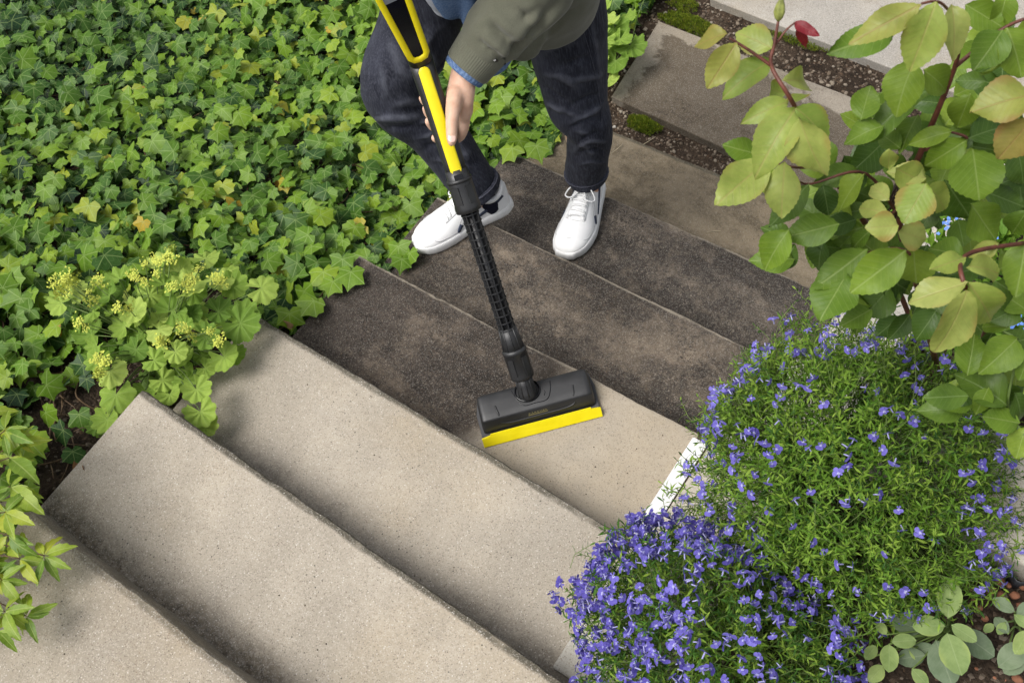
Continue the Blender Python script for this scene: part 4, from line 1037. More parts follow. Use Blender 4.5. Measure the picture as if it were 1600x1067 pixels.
# trailing shoots over the step ends
for (px_, py_, k, s_) in ((548, 425, 3, .06), (520, 440, 3, .05), (505, 425, 3, .065), (535, 405, 3, .05), (640, 395, 4, .055), (628, 405, 4, .05), (622, 385, 4, .06), (800, 232, 5, .06), (838, 228, 5, .065), (812, 220, 5, .055), (860, 175, 6, .06), (475, 455, 3, .07), (490, 470, 3, .06), (452, 490, 3, .055)):
    p = bz(px_, py_, -k * H + .035); d = np.array([.5, -.6, -.2]) + rng.normal(size=3) * .3
    inst.append((int(rng.integers(12)), leafframe(p, d, UP + rng.normal(size=3) * .3, s_ * 1.25), float(rng.uniform(.6, .9)), 2, np.array([px_, py_, 2.8]), s_ * 1.3))
score = [(i[5] / i[4][2] * (1 if i[3] == 2 else .0) * (1 if (-10 < i[4][0] < 900 and -10 < i[4][1] < 800) else 0), n) for n, i in enumerate(inst)]
score.sort(reverse=True); big = set(n for s, n in score[:300])
ivy_me = {}
for n in big:
    vi, m, a, *_ = inst[n]; key = (vi, int(a * 12))
    # object colour: object random is added in the material, so the joined leaves and these share one palette through the stored number
    if key not in ivy_me: ivy_me[key] = leafmesh('ivy_leaf', ivy_vars[vi], None, (key[1] + .5) / 12)
IVY_S = leafmat('ivy leaf single', [(0., (.012, .036, .014)), (.16, (.020, .056, .016)), (.34, (.044, .106, .016)), (.55, (.090, .182, .018)), (.78, (.155, .262, .022)), (.93, (.235, .325, .028)), (1., (.30, .29, .03))],
                'ivy', (.30, .40, .14), .42, .42, .17, .15, spots=.35)
def no_random(mat):
    for nd in mat.node_tree.nodes:
        if nd.type == 'OBJECT_INFO':
            for l in list(nd.outputs['Random'].links): 
                s_ = l.to_socket; mat.node_tree.links.remove(l); s_.default_value = 0.0
no_random(IVY); no_random(IVY_S)
for me in ivy_me.values(): me.materials.clear(); me.materials.append(IVY_S)
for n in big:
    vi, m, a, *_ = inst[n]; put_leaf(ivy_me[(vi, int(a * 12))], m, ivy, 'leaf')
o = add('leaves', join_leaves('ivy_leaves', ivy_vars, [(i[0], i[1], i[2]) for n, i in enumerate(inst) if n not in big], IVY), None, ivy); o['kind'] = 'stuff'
# woody runners under the leaves
parts = []
for _ in range(260):
    x = rng.uniform(-2.6, -.05); y = rng.uniform(.35, 3.2); a = rng.uniform(0, 6.28); pts = []
    for j in range(7):
        if x > -.02: break
        pts.append((x, y, gh(min(x, -.04), y) + rng.uniform(.012, .05))); a += rng.normal() * .5; x += .06 * math.cos(a); y += .06 * math.sin(a)
    if len(pts) > 3: parts.append(tube_data(smooth_path(pts, len(pts) * 3), .0022, 5))
o = add('runners', pydata('runners', *merge(parts)), STEMB, ivy, True); o['kind'] = 'stuff'
parts = []
for n, i in enumerate(inst):
    if i[3] == 2 and n % 2 == 0:
        m = np.array(i[1]); p = m[:3, 3]; g0 = gh(min(p[0], -.04), p[1]); parts.append(tube_data([p, p - m[:3, 1] * .25 - [0, 0, .02], [p[0] - m[0, 1] * .5, p[1] - m[1, 1] * .5, g0]], .0011, 4))
o = add('leaf_stalks', pydata('leaf_stalks', *merge(parts)), STEMG, ivy, True); o['kind'] = 'stuff'

# ---- lady's mantle
MANT = leafmat('lady mantle leaf', [(0., (.13, .23, .035)), (.3, (.23, .35, .055)), (.7, (.33, .45, .085)), (1., (.42, .52, .12))], 'fan', (.34, .44, .15), .3, .65, .15, .28)
MYEL = plain('lime yellow flower', (.52, .56, .10), .7, .15, None, .2, 200)
mant_vars = [leafmesh('mantle_leaf', mantle_leaf(s), MANT, 0.) for s in range(9)]
def floret_mesh(seed):
    g = np.random.default_rng(seed); parts = []
    for _ in range(46):
        c = g.normal(size=3) * [.011, .011, .007]; 
        for k in range(4):
            a = k * math.pi / 2 + g.uniform(0, 1); d = np.array([math.cos(a), math.sin(a), .5]) * .0040; s_ = np.array([-math.sin(a), math.cos(a), 0]) * .0021
            parts.append(([c, c + d * .6 + s_, c + d, c + d * .6 - s_], [(0, 1, 2, 3)]))
    return parts
flo_me = []
for s in range(4):
    me = pydata('floret_cluster', *merge(floret_mesh(s))); me.materials.append(MYEL); flo_me.append(me)
def mantle(root, label, leaves, flowers, zfun):
    t_ = empty('ladys_mantle', root, label, 'plant', "lady's mantle plants")
    for (x, y, r, z) in leaves + [(x + rng.normal() * 14, y + rng.normal() * 14, r * .8, z - .03) for x, y, r, z in leaves if flowers]:
        p = bz(x, y, z + .025); dep = pj(p)[2]; s_ = 2 * r / FPX * dep * 1.02
        away = np.array([p[0] - root[0], p[1] - root[1], 0]) + rng.normal(size=3) * [.05, .05, 0]
        d = nrm(away) + np.array([0, 0, rng.uniform(-.5, .1)]); n = UP + rng.normal(size=3) * .22 + .25 * nrm(CAM - p)
        put_leaf(mant_vars[int(rng.integers(9))], leafframe(p, d, n, s_), t_, 'leaf')
        st = [np.array(root) + [rng.normal() * .02, rng.normal() * .02, 0], (np.array(root) + p) / 2 + [0, 0, .05], p - [0, 0, .003]]
        stem('stalk', st, [.0022, .0018, .0014], STEMG, t_, 5)
    for (x, y, z) in flowers + [(x + rng.normal() * 12, y + rng.normal() * 12, z - .015) for x, y, z in flowers]:
        p = bz(x, y, z + .035); m = leafframe(p, rng.normal(size=3), UP + rng.normal(size=3) * .3, rng.uniform(.5, .9)); put_leaf(flo_me[int(rng.integers(4))], m, t_, 'flower_cluster')
        stem('stalk', [np.array(root), (np.array(root) + p) / 2 + [0, 0, .03], p], [.002, .0016, .0012], STEMG, t_, 5)
    return t_
mr = np.array([-.17, .86, gh(-.17, .86)])
ML = [(143, 523, 27, -.27), (341, 487, 25, -.27), (375, 505, 33, -.25), (408, 450, 27, -.27), (97, 473, 25, -.20), (147, 487, 25, -.20), (209, 487, 24, -.18), (293, 453, 30, -.17), (257, 445, 24, -.18), (268, 487, 26, -.22), (240, 563, 21, -.18), (274, 549, 20, -.18), (321, 526, 24, -.20),
      (350, 557, 26, -.26), (307, 608, 25, -.24), (313, 643, 27, -.245), (172, 580, 28, -.19), (153, 560, 24, -.17), (181, 616, 31, -.22), (167, 655, 24, -.22), (212, 546, 25, -.24), (248, 515, 24, -.22), (285, 560, 22, -.25), (341, 439, 25, -.27), (364, 447, 25, -.29), (321, 405, 24, -.30), (187, 436, 25, -.20), (234, 461, 24, -.20),
      (254, 594, 23, -.26), (265, 616, 21, -.27), (288, 509, 17, -.18), (257, 408, 26, -.20), (172, 461, 22, -.19), (300, 490, 26, -.26), (225, 520, 26, -.26), (196, 510, 24, -.24), (120, 455, 20, -.19), (228, 610, 20, -.27), (320, 575, 18, -.27), (280, 425, 24, -.24)]
MF = [(102, 433, -.17), (111, 447, -.17), (91, 456, -.17), (147, 442, -.17), (144, 470, -.17), (200, 481, -.15), (209, 433, -.16), (226, 442, -.16), (258, 401, -.17), (250, 408, -.17), (266, 406, -.17), (290, 431, -.14), (290, 443, -.14), (333, 515, -.17), (327, 518, -.17), (254, 532, -.15), (153, 560, -.15), (158, 574, -.15), (165, 565, -.15), (123, 502, -.18), (285, 513, -.15), (300, 436, -.14), (105, 440, -.16), (98, 450, -.165), (345, 440, -.24)]
mantle(mr, "lime flowered lady's mantle with scalloped leaves growing between ivy and the upper steps", ML, MF, None)
mr2 = np.array([.06, 2.86, gh(-.05, 2.86)])
ML2 = [(935, 20, 26, -.84), (960, 45, 27, -.82), (985, 72, 27, -.84), (940, 62, 24, -.80), (962, 95, 26, -.86), (950, 125, 20, -.89), (930, 90, 24, -.85), (975, 30, 22, -.88), (915, 45, 24, -.85), (920, 10, 22, -.86), (945, 38, 24, -.80), (905, 70, 22, -.87), (968, 62, 22, -.81), (1010, -8, 22, -.90), (990, 2, 15, -.93)]
mantle(mr2, "smaller lady's mantle without flowers beside the dark clad leg and the wet slab", ML2, [], None)

# ---- yellow green shrub at the left edge
SPI = leafmat('spirea leaf', [(0., (.115, .21, .025)), (.35, (.20, .30, .03)), (.7, (.30, .38, .035)), (1., (.40, .42, .04))], 'pin', (.42, .48, .16), .4, .45, .35, .3, nv=6)
spi_vars = [leafmesh('spirea_leaf', ovate(.30 + .05 * (s % 3), .42, 11, .25, .12 + .09 * s, .02, .03, .9, seed=s), SPI, 0.) for s in range(6)]
sroot = np.array([-.20, .12, gh(-.2, .12)])
spi = empty('spirea_shrub', sroot, 'bright yellow green shrub with narrow pointed leaves at the left edge', 'shrub')
def sprig(center, tips, z, stemfrom=None):
    p = bz(*center, z)
    for (x, y) in tips:
        q = bz(x, y, z + rng.uniform(-.02, .012)); d = q - p; L = np.linalg.norm(d)
        put_leaf(spi_vars[int(rng.integers(6))], leafframe(p + d * .06, d + [0, 0, .1 * L], UP + rng.normal(size=3) * .35, L * 1.18), spi, 'leaf')
    s0 = sroot + [rng.normal() * .03, rng.normal() * .03, .02] if stemfrom is None else bz(*stemfrom, z - .02)
    stem('twig', [s0, (s0 + p) / 2 + [0, 0, .03], p], [.003, .002, .0013], STEMB, spi, 5)
sprig((69, 868), [(85, 834), (107, 852), (87, 896), (103, 886), (59, 907), (57, 845), (50, 880)], .10)
sprig((41, 962), [(80, 948), (68, 964), (28, 989), (53, 991), (41, 925), (20, 945), (22, 966)], .09)
sprig((30, 872), [(66, 880), (50, 905), (5, 890), (12, 850), (40, 836)], .11)
sprig((12, 835), [(44, 850), (40, 868), (-8, 860), (30, 806), (2, 800)], .12)
sprig((8, 800), [(46, 788), (42, 815), (30, 770), (-20, 780), (20, 835)], .13)
sprig((16, 760), [(48, 770), (40, 742), (52, 790), (10, 728), (-10, 770)], .12)
sprig((14, 715), [(42, 720), (30, 690), (50, 738), (8, 685), (-16, 715)], .11)
sprig((8, 672), [(36, 668), (42, 690), (10, 640), (-10, 655), (26, 705)], .10)
sprig((2, 905), [(34, 912), (24, 935), (30, 885), (-20, 920)], .11)
sprig((-5, 985), [(22, 992), (12, 960), (18, 1004), (-25, 1000)], .10)
sprig((30, 690), [(45, 668), (46, 705), (22, 664), (58, 690)], .08)
for i in range(20):
    c = (rng.uniform(-70, 15 if i % 2 else 0), rng.uniform(640, 1000)); sprig(c, [(c[0] + 38 * math.cos(a), c[1] + 38 * math.sin(a)) for a in rng.uniform(0, 1) + np.arange(6) * 1.05 + rng.normal(size=6) * .2], rng.uniform(.02, .11))

# ---- rose bush
ROSE_Y = leafmat('rose leaf young', [(0., (.22, .30, .05)), (.45, (.29, .35, .07)), (.8, (.36, .39, .11)), (1., (.31, .35, .08))], 'pin', (.34, .26, .10), .35, .42, .35, .3, edge_col=(.30, .17, .045), nv=8)
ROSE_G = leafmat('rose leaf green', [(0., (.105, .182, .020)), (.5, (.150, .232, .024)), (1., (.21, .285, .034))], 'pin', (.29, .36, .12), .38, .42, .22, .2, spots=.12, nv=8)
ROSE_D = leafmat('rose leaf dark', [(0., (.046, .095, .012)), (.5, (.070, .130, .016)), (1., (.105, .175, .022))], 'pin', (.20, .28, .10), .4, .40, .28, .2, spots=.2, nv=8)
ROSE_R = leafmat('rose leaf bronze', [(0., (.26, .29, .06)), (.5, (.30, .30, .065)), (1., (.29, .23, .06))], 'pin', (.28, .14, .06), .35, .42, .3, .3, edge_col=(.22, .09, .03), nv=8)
RED = leafmat('rose leaf red', [(0., (.20, .012, .022)), (1., (.26, .02, .03))], 'pin', (.30, .04, .04), .3, .45, .3, .2)
rmat = {'y': ROSE_Y, 'g': ROSE_G, 'd': ROSE_D, 'r': ROSE_R, 'x': RED}
rose_vars = {}
def rose_leaf(c, wr):
    wb = round(min(1.0, max(.3, wr)) * 10) / 10; s = int(rng.integers(3)) if c != 'x' else 0; key = (c, wb, s)
    if key not in rose_vars:
        rose_vars[key] = leafmesh('rose_leaf', ovate(wb if c != 'x' else wb * .8, .46 if c != 'x' else .34, 25, .10 + .16 * s, .05 + .2 * s, .05, .010, .80, seed=s * 7 + int(wb * 10)), rmat[c], 0.)
    return rose_vars[key]
rroot = np.array([1.66, 1.93, gh(1.66, 1.93)])
rose = empty('rose_bush', rroot, 'tall rose bush with glossy green leaves and bronze young shoots over the steps at right', 'shrub')
RL = [  # base, tip, width (px), colour, distance
    (1136, 53, 1080, 66, 34, 'r', 1.18), (1150, 68, 1108, 136, 48, 'r', 1.17), (1207, 76, 1149, 47, 45, 'y', 1.22), (1203, 97, 1136, 131, 40, 'y', 1.24), (1225, 126, 1292, 121, 28, 'y', 1.24), (1228, 147, 1192, 138, 27, 'y', 1.26), (1231, 160, 1168, 178, 32, 'y', 1.22), (1241, 173, 1183, 255, 54, 'y', 1.18),
    (1250, 185, 1278, 282, 70, 'y', 1.15), (1244, 170, 1307, 212, 50, 'y', 1.2), (1241, 160, 1254, 145, 18, 'y', 1.22), (1241, 36, 1279, 55, 19, 'x', 1.17), (1243, 36, 1262, 76, 12, 'x', 1.17), (1200, 250, 1122, 316, 56, 'y', 1.3), (1190, 243, 1132, 227, 32, 'g', 1.33), (1226, 254, 1220, 340, 50, 'y', 1.28), (1263, 288, 1203, 352, 46, 'd', 1.38), (1286, 290, 1296, 336, 34, 'd', 1.4),
    (1350, 272, 1300, 326, 40, 'g', 1.34), (1337, 266, 1281, 282, 32, 'd', 1.4), (1389, 312, 1355, 284, 24, 'y', 1.25), (1387, 334, 1332, 318, 26, 'y', 1.24), (1402, 352, 1358, 356, 44, 'y', 1.23), (1310, 350, 1228, 370, 46, 'g', 1.36), (1232, 360, 1188, 418, 50, 'g', 1.36), (1287, 376, 1270, 424, 36, 'd', 1.45), (1368, 325, 1298, 336, 24, 'd', 1.48), (1337, 343, 1288, 358, 28, 'd', 1.46),
    (1360, 360, 1324, 391, 25, 'g', 1.42), (1327, 370, 1289, 414, 34, 'd', 1.47), (1354, 390, 1274, 450, 52, 'g', 1.42), (1414, 392, 1330, 457, 62, 'g', 1.3), (1322, 430, 1282, 497, 64, 'g', 1.43), (1392, 448, 1352, 492, 54, 'd', 1.5), (1447, 288, 1413, 347, 62, 'y', 1.2), (1400, 263, 1448, 288, 32, 'y', 1.22), (1449, 290, 1490, 328, 34, 'y', 1.24), (1404, 362, 1448, 374, 40, 'y', 1.27),
    (1520, 234, 1531, 312, 80, 'g', 1.25), (1478, 283, 1516, 342, 48, 'd', 1.4), (1518, 320, 1557, 375, 50, 'g', 1.36), (1497, 343, 1506, 384, 44, 'd', 1.42), (1508, 402, 1456, 420, 28, 'y', 1.2), (1514, 416, 1573, 421, 32, 'y', 1.2), (1560, 380, 1518, 402, 28, 'y', 1.26), (1511, 442, 1420, 470, 54, 'y', 1.17), (1514, 443, 1567, 515, 52, 'y', 1.17), (1510, 456, 1478, 556, 74, 'y', 1.14), (1427, 386, 1432, 444, 48, 'g', 1.36), (1504, 402, 1450, 382, 44, 'g', 1.36),
    (1604, 372, 1588, 462, 54, 'g', 1.3), (1604, 330, 1578, 372, 42, 'g', 1.34), (1438, 8, 1329, 66, 52, 'r', 1.08), (1462, 5, 1424, 112, 70, 'y', 1.08), (1487, 8, 1502, 86, 38, 'y', 1.12), (1398, 52, 1304, 74, 46, 'g', 1.22), (1428, 98, 1394, 172, 66, 'g', 1.2), (1443, 110, 1491, 142, 42, 'g', 1.24), (1456, 138, 1355, 187, 46, 'd', 1.3), (1345, 187, 1359, 136, 48, 'g', 1.3), (1380, 197, 1322, 213, 40, 'g', 1.3), (1406, 232, 1374, 204, 32, 'g', 1.34), (1434, 180, 1402, 232, 36, 'g', 1.34),
    (1486, 206, 1424, 220, 32, 'g', 1.28), (1510, 219, 1442, 264, 46, 'g', 1.27), (1542, 128, 1493, 124, 30, 'd', 1.34), (1516, 148, 1494, 202, 46, 'g', 1.32), (1514, 216, 1578, 190, 44, 'd', 1.33), (1614, 148, 1523, 166, 72, 'r', 1.1), (1614, 185, 1561, 248, 62, 'r', 1.1), (1510, 8, 1566, 42, 44, 'g', 1.26), (1566, 48, 1528, 104, 50, 'g', 1.2), (1574, 45, 1604, 118, 64, 'g', 1.2), (1572, -12, 1565, 46, 38, 'g', 1.25), (1577, 84, 1540, 124, 42, 'g', 1.3),
    (1378, 224, 1338, 266, 50, 'd', 1.42), (1318, 244, 1332, 284, 34, 'd', 1.45), (1390, 234, 1388, 264, 20, 'y', 1.28), (1446, 278, 1398, 264, 32, 'y', 1.24), (1588, 530, 1544, 576, 50, 'g', 1.42), (1606, 552, 1598, 592, 34, 'g', 1.42), (1576, 512, 1528, 504, 28, 'g', 1.45), (1552, 518, 1526, 566, 34, 'd', 1.5), (1573, 633, 1507, 577, 60, 'd', 1.5), (1592, 661, 1538, 650, 40, 'g', 1.5), (1576, 638, 1608, 598, 44, 'd', 1.52), (1602, 668, 1588, 716, 38, 'g', 1.5), (1462, 486, 1436, 528, 46, 'd', 1.42),
    (1480, -8, 1445, -40, 36, 'y', 1.1), (1540, 300, 1600, 322, 44, 'd', 1.45), (1556, 440, 1604, 470, 44, 'd', 1.42), (1470, 400, 1440, 420, 40, 'd', 1.46), (1380, 430, 1430, 462, 44, 'd', 1.5), (1340, 300, 1390, 322, 40, 'd', 1.5), (1420, 250, 1462, 268, 36, 'd', 1.45), (1346, 402, 1310, 430, 36, 'd', 1.52), (1590, 480, 1556, 500, 36, 'd', 1.45), (1590, 235, 1604, 290, 50, 'd', 1.4), (1530, 470, 1560, 440, 34, 'd', 1.48), (1290, 268, 1258, 262, 26, 'g', 1.4), (1560, 590, 1525, 600, 40, 'd', 1.55), (1535, 560, 1512, 590, 36, 'd', 1.55)]
fw_ = nrm(CAM - bt(1400, 250, 1.3))
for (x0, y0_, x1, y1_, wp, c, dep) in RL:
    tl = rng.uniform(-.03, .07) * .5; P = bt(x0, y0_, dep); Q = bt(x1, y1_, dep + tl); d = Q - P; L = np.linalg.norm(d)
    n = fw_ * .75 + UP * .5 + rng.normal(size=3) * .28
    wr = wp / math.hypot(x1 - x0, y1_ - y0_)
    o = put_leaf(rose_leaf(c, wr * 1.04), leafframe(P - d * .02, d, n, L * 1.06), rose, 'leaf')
    if c == 'x': o['label'] = 'dark red young leaf'
for _ in range(260):      # filler leaves deeper in the bush, shade of the gaps put into their green
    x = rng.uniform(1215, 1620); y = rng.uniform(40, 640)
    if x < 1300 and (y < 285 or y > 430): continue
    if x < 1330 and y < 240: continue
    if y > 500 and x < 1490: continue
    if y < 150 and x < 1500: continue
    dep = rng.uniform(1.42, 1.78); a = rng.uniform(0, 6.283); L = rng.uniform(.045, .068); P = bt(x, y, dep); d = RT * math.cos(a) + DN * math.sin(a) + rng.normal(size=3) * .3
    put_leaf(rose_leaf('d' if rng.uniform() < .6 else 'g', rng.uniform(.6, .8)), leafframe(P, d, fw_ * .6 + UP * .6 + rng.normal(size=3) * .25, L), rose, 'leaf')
def cane(px, rad, mat=STEMR, nm='cane'): stem(nm, [bt(*p) if len(p) == 3 else np.array(p[0]) for p in px], rad, mat, rose, 8)
cane([(tuple(rroot),), (1440, 470, 1.72), (1405, 340, 1.52), (1440, 235, 1.36), (1492, 105, 1.24), (1500, 40, 1.18)], [.007, .006, .005, .0045, .003, .002])
cane([(tuple(rroot),), (1390, 420, 1.72), (1290, 260, 1.42), (1241, 165, 1.2), (1206, 105, 1.185), (1210, 70, 1.175), (1216, 34, 1.165)], [.006, .005, .004, .0028, .0024, .002, .0016])
cane([(1205, 103, 1.187), (1172, 80, 1.182), (1140, 60, 1.18)], [.0022, .0018, .0014]); cane([(1212, 70, 1.178), (1228, 48, 1.172), (1242, 36, 1.17)], [.0014, .0012, .001])
cane([(tuple(rroot),), (1540, 520, 1.6), (1512, 460, 1.2), (1508, 400, 1.22), (1600, 380, 1.3)], [.006, .005, .003, .0028, .003])
cane([(1405, 340, 1.52), (1430, 300, 1.36), (1398, 330, 1.27), (1386, 345, 1.25)], [.004, .003, .0018, .0014]); cane([(1440, 235, 1.36), (1510, 218, 1.3), (1480, 205, 1.29)], [.003, .002, .0014])
cane([(1440, 470, 1.72), (1420, 395, 1.36), (1350, 395, 1.44)], [.004, .002, .0015]); cane([(1500, 40, 1.18), (1470, 5, 1.1), (1440, 6, 1.09)], [.002, .0016, .0014]); cane([(1492, 105, 1.24), (1560, 50, 1.22), (1600, 30, 1.2)], [.003, .0022, .002])
cane([(1405, 340, 1.52), (1350, 270, 1.38), (1260, 288, 1.39), (1225, 254, 1.31)], [.003, .002, .0015, .0013]); cane([(1290, 260, 1.42), (1245, 262, 1.33), (1195, 252, 1.31)], [.003, .0018, .0012])
cane([(tuple(rroot),), (1600, 700, 1.62), (1575, 636, 1.52), (1590, 540, 1.45), (1560, 515, 1.46)], [.005, .003, .002, .0018, .0014], STEMG)
# bud
v = []; f = []; prf = [(0, .0012), (.004, .0045), (.010, .0062), (.017, .0052), (.024, .0026), (.034, .0004)]
bc = bt(1216, 34, 1.165); bd = nrm(bt(1220, 8, 1.155) - bc); bs, bu = frame(bd)
rg = [[bc + bd * h + (bs * math.cos(a) + bu * math.sin(a)) * r_ * (1 + .12 * math.cos(5 * a)) for a in np.linspace(0, 2 * math.pi, 20, endpoint=False)] for h, r_ in prf]
add('bud', pydata('bud', *rings_data(rg)), plain('rose bud green', (.22, .24, .06), .5, .35, None, .3, 120), rose, True)

# ---- blue lobelia cushions
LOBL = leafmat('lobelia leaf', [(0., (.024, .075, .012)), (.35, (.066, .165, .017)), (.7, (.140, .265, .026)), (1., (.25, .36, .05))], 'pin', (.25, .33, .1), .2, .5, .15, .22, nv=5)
t = NT('lobelia petal'); at = t.n('ShaderNodeAttribute'); at.attribute_name = 'lc'; x_, y_, r_ = t.xyz(at.outputs['Vector']); oi = t.n('ShaderNodeObjectInfo')
c = t.mix(oi.outputs['Random'], (.092, .066, .37), (.205, .170, .59)); c = t.mix(t.step(y_, .34, .10), c, (.66, .66, .86)); c = t.mix(t.step(t.noise(700, 2), .35, .7, 0, .3), c, (.33, .33, .82))
t.base(c); t.rough(.6); t.spec(.2); tr = t.n('ShaderNodeBsdfTranslucent'); t.put(tr.inputs[0], c); ms = t.n('ShaderNodeMixShader'); ms.inputs[0].default_value = .3
t.t.links.new(t.b.outputs[0], ms.inputs[1]); t.t.links.new(tr.outputs[0], ms.inputs[2]); t.t.links.new(ms.outputs[0], t.out.inputs['Surface']); PETAL = t.m
def lobelia_flower(seed):
    g = np.random.default_rng(seed); V = []; F = []; L = []
    def petal(az, ln, wd, tilt):
        o = len(V); d = np.array([math.sin(az), math.cos(az), 0]); s_ = np.array([math.cos(az), -math.sin(az), 0])
        for sfr, w_ in ((0.05, .10), (.35, .55), (.70, 1.), (.93, .72), (1.03, .10)):
            for u in (-1, 0, 1):
                z = tilt * sfr * ln - .25 * ln * sfr * sfr - .10 * wd * (u == 0); V.append(d * sfr * ln + s_ * u * wd * w_ / 2 + UP * z); L.append((u * .3, sfr, 0))
        for i in range(4):
            for j in range(2): a = o + i * 3 + j; F.append((a, a + 1, a + 4, a + 3))
    for a in (0, 1.05, -1.05): petal(a + g.normal() * .12, 1 * g.uniform(.9, 1.1), .92 * g.uniform(.85, 1.1), g.uniform(-.05, .3))
    for a in (2.55, -2.55): petal(a + g.normal() * .15, .62, .34, g.uniform(.2, .8))
    # tube behind the face
    o = len(V)
    for h, rr in ((0, .10), (-.6, .13), (-1.0, .10)):
        for q in range(5): a = q / 5 * 6.283; V.append(np.array([rr * math.cos(a), rr * math.sin(a), h])); L.append((.3, .2, 0))
    for i in range(2):
        for q in range(5): F.append((o + i * 5 + q, o + i * 5 + (q + 1) % 5, o + i * 5 + 5 + (q + 1) % 5, o + i * 5 + 5 + q))
    return np.array(V), F, np.array(L)
lob_f = [leafmesh('lobelia_flower', lobelia_flower(s), PETAL) for s in range(7)]
lob_l = [ovate(.23, .5, 5, .3, .1 + .2 * s, .03, 0, .9, seed=s, half=1) for s in range(4)]
def cushion(name, label, root, ctr, rad, hgt, nfl, dens, bias, seed, nfol):
    """a dome of thin leafy stems; ctr = plan centre, rad = (x, y) half widths, hgt over root"""
    g = np.random.default_rng(seed); t_ = empty(name, root, label, 'flowering plant', 'blue lobelia cushions')
    li = []; sp = []; fl = []
    def dome(th, cz):     # cz = cosine of the polar angle, lumpy surface
        sz = math.sqrt(max(0, 1 - cz * cz)); k = 1 + .26 * mnoise.noise((math.cos(th) * sz * 2.2 + seed, math.sin(th) * sz * 2.2, cz * 2.2)) + .11 * mnoise.noise((math.cos(th) * sz * 6 + seed, math.sin(th) * sz * 6, cz * 6))
        return np.array([ctr[0] + rad[0] * sz * math.cos(th) * k, ctr[1] + rad[1] * sz * math.sin(th) * k, root[2] + hgt * (max(-.05, cz)) * k + .02])
    base_c = np.array([ctr[0], ctr[1], root[2] - .03])
    for i in range(nfol):
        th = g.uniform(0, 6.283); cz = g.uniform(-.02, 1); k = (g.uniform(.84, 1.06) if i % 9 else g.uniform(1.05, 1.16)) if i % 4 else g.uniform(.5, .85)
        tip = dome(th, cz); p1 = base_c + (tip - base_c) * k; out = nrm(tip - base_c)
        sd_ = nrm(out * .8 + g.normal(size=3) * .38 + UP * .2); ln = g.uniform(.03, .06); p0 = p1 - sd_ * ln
        tone = .5 + 1.1 * (k - .9) + g.normal() * .13  # inner leaves darker: shade inside the cushion painted into their colour
        for j in range(8):
            u = (j + .5) / 8; p = p0 + (p1 - p0) * u; a = j * 2.4 + g.uniform(-.4, .4); s1_, u1_ = frame(sd_)
            rad_ = s1_ * math.cos(a) + u1_ * math.sin(a); d = nrm(rad_ * (1.05 - .55 * u) + sd_ * (.35 + .6 * u))
            li.append((int(g.integers(4)), leafframe(p, d, sd_ - d * (sd_ @ d) + g.normal(size=3) * .15, g.uniform(.011, .021) * (1.15 - .35 * u)), float(min(.99, max(0, tone + .2 * (u - .5) + g.normal() * .1)))))
        sp.append(tube_data([p0 - sd_ * ln * .6 - out * .02, p0, p1], .0008, 3, False))
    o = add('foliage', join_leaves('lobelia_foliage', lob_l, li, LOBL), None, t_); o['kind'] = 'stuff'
    o = add('stems', pydata('lobelia_stems', *merge(sp)), STEMG, t_, True); o['kind'] = 'stuff'
    n = 0; tries = 0
    while n < nfl and tries < 60000:
        tries += 1; th = g.uniform(0, 6.283); cz = g.uniform(.02, 1); p = dome(th, cz); out = nrm(p - np.array([ctr[0], ctr[1], root[2] - .05]))
        q = pj(p)
        if not (-10 < q[0] < 1612 and 0 < q[1] < 1085): continue
        if (CAM - p) @ out < .05 or g.uniform() > dens(q[0], q[1]): continue
        p = p + out * g.uniform(.006, .028); nv_ = nrm(out * .7 + nrm(CAM - p) * bias + UP * .3 + g.normal(size=3) * .42)
        fl.append((int(g.integers(7)), leafframe(p, nrm(g.normal(size=3)) - UP * .9, nv_, g.uniform(.0088, .0132)), q)); n += 1
    for _ in range(nfl // 2):      # the sides turned away carry flowers too
        th = g.uniform(0, 6.283); cz = g.uniform(.02, .8); p = dome(th, cz); q = pj(p); out = nrm(p - np.array([ctr[0], ctr[1], root[2] - .05]))
        if 0 < q[0] < 1600 and 0 < q[1] < 1067 and (CAM - p) @ out > .05: continue
        p = p + out * g.uniform(.006, .028); fl.append((int(g.integers(7)), leafframe(p, nrm(g.normal(size=3)) - UP * .9, nrm(out + UP * .4 + g.normal(size=3) * .4), g.uniform(.0088, .0132)), np.array([0, 0, 99.])))
    fl.sort(key=lambda i_: i_[2][2])
    for vi, m_, _ in fl[:300]: put_leaf(lob_f[vi], m_, t_, 'flower')
    if len(fl) > 300:
        o = add('flowers', join_leaves('lobelia_flowers', [lobelia_flower(s_) for s_ in range(7)], [(vi, m_, 0.) for vi, m_, _ in fl[300:]], PETAL), None, t_); o['kind'] = 'stuff'
    return t_
lr1 = np.array([1.545, 1.36, -.215]); lr2 = np.array([1.49, .985, -.215])
cushion('lobelia', 'large green lobelia cushion with scattered blue flowers, behind the fuller blue one', lr1, (1.545, 1.385), (.318, .322), .315, 430,
        lambda x, y: .32 + .68 * max(0, (1230 - x) / 170) if x < 1230 else (.28 + .5 * (y < 560) + (.45 if x > 1500 else 0)), .35, 3, 3900)
cushion('lobelia', 'lobelia cushion thick with violet blue flowers, in front of the larger one', lr2, (1.492, .918), (.285, .222), .255, 820,
        lambda x, y: 1. if (x + .45 * y < 1520 or y < 880) else .35, .45, 5, 1900)

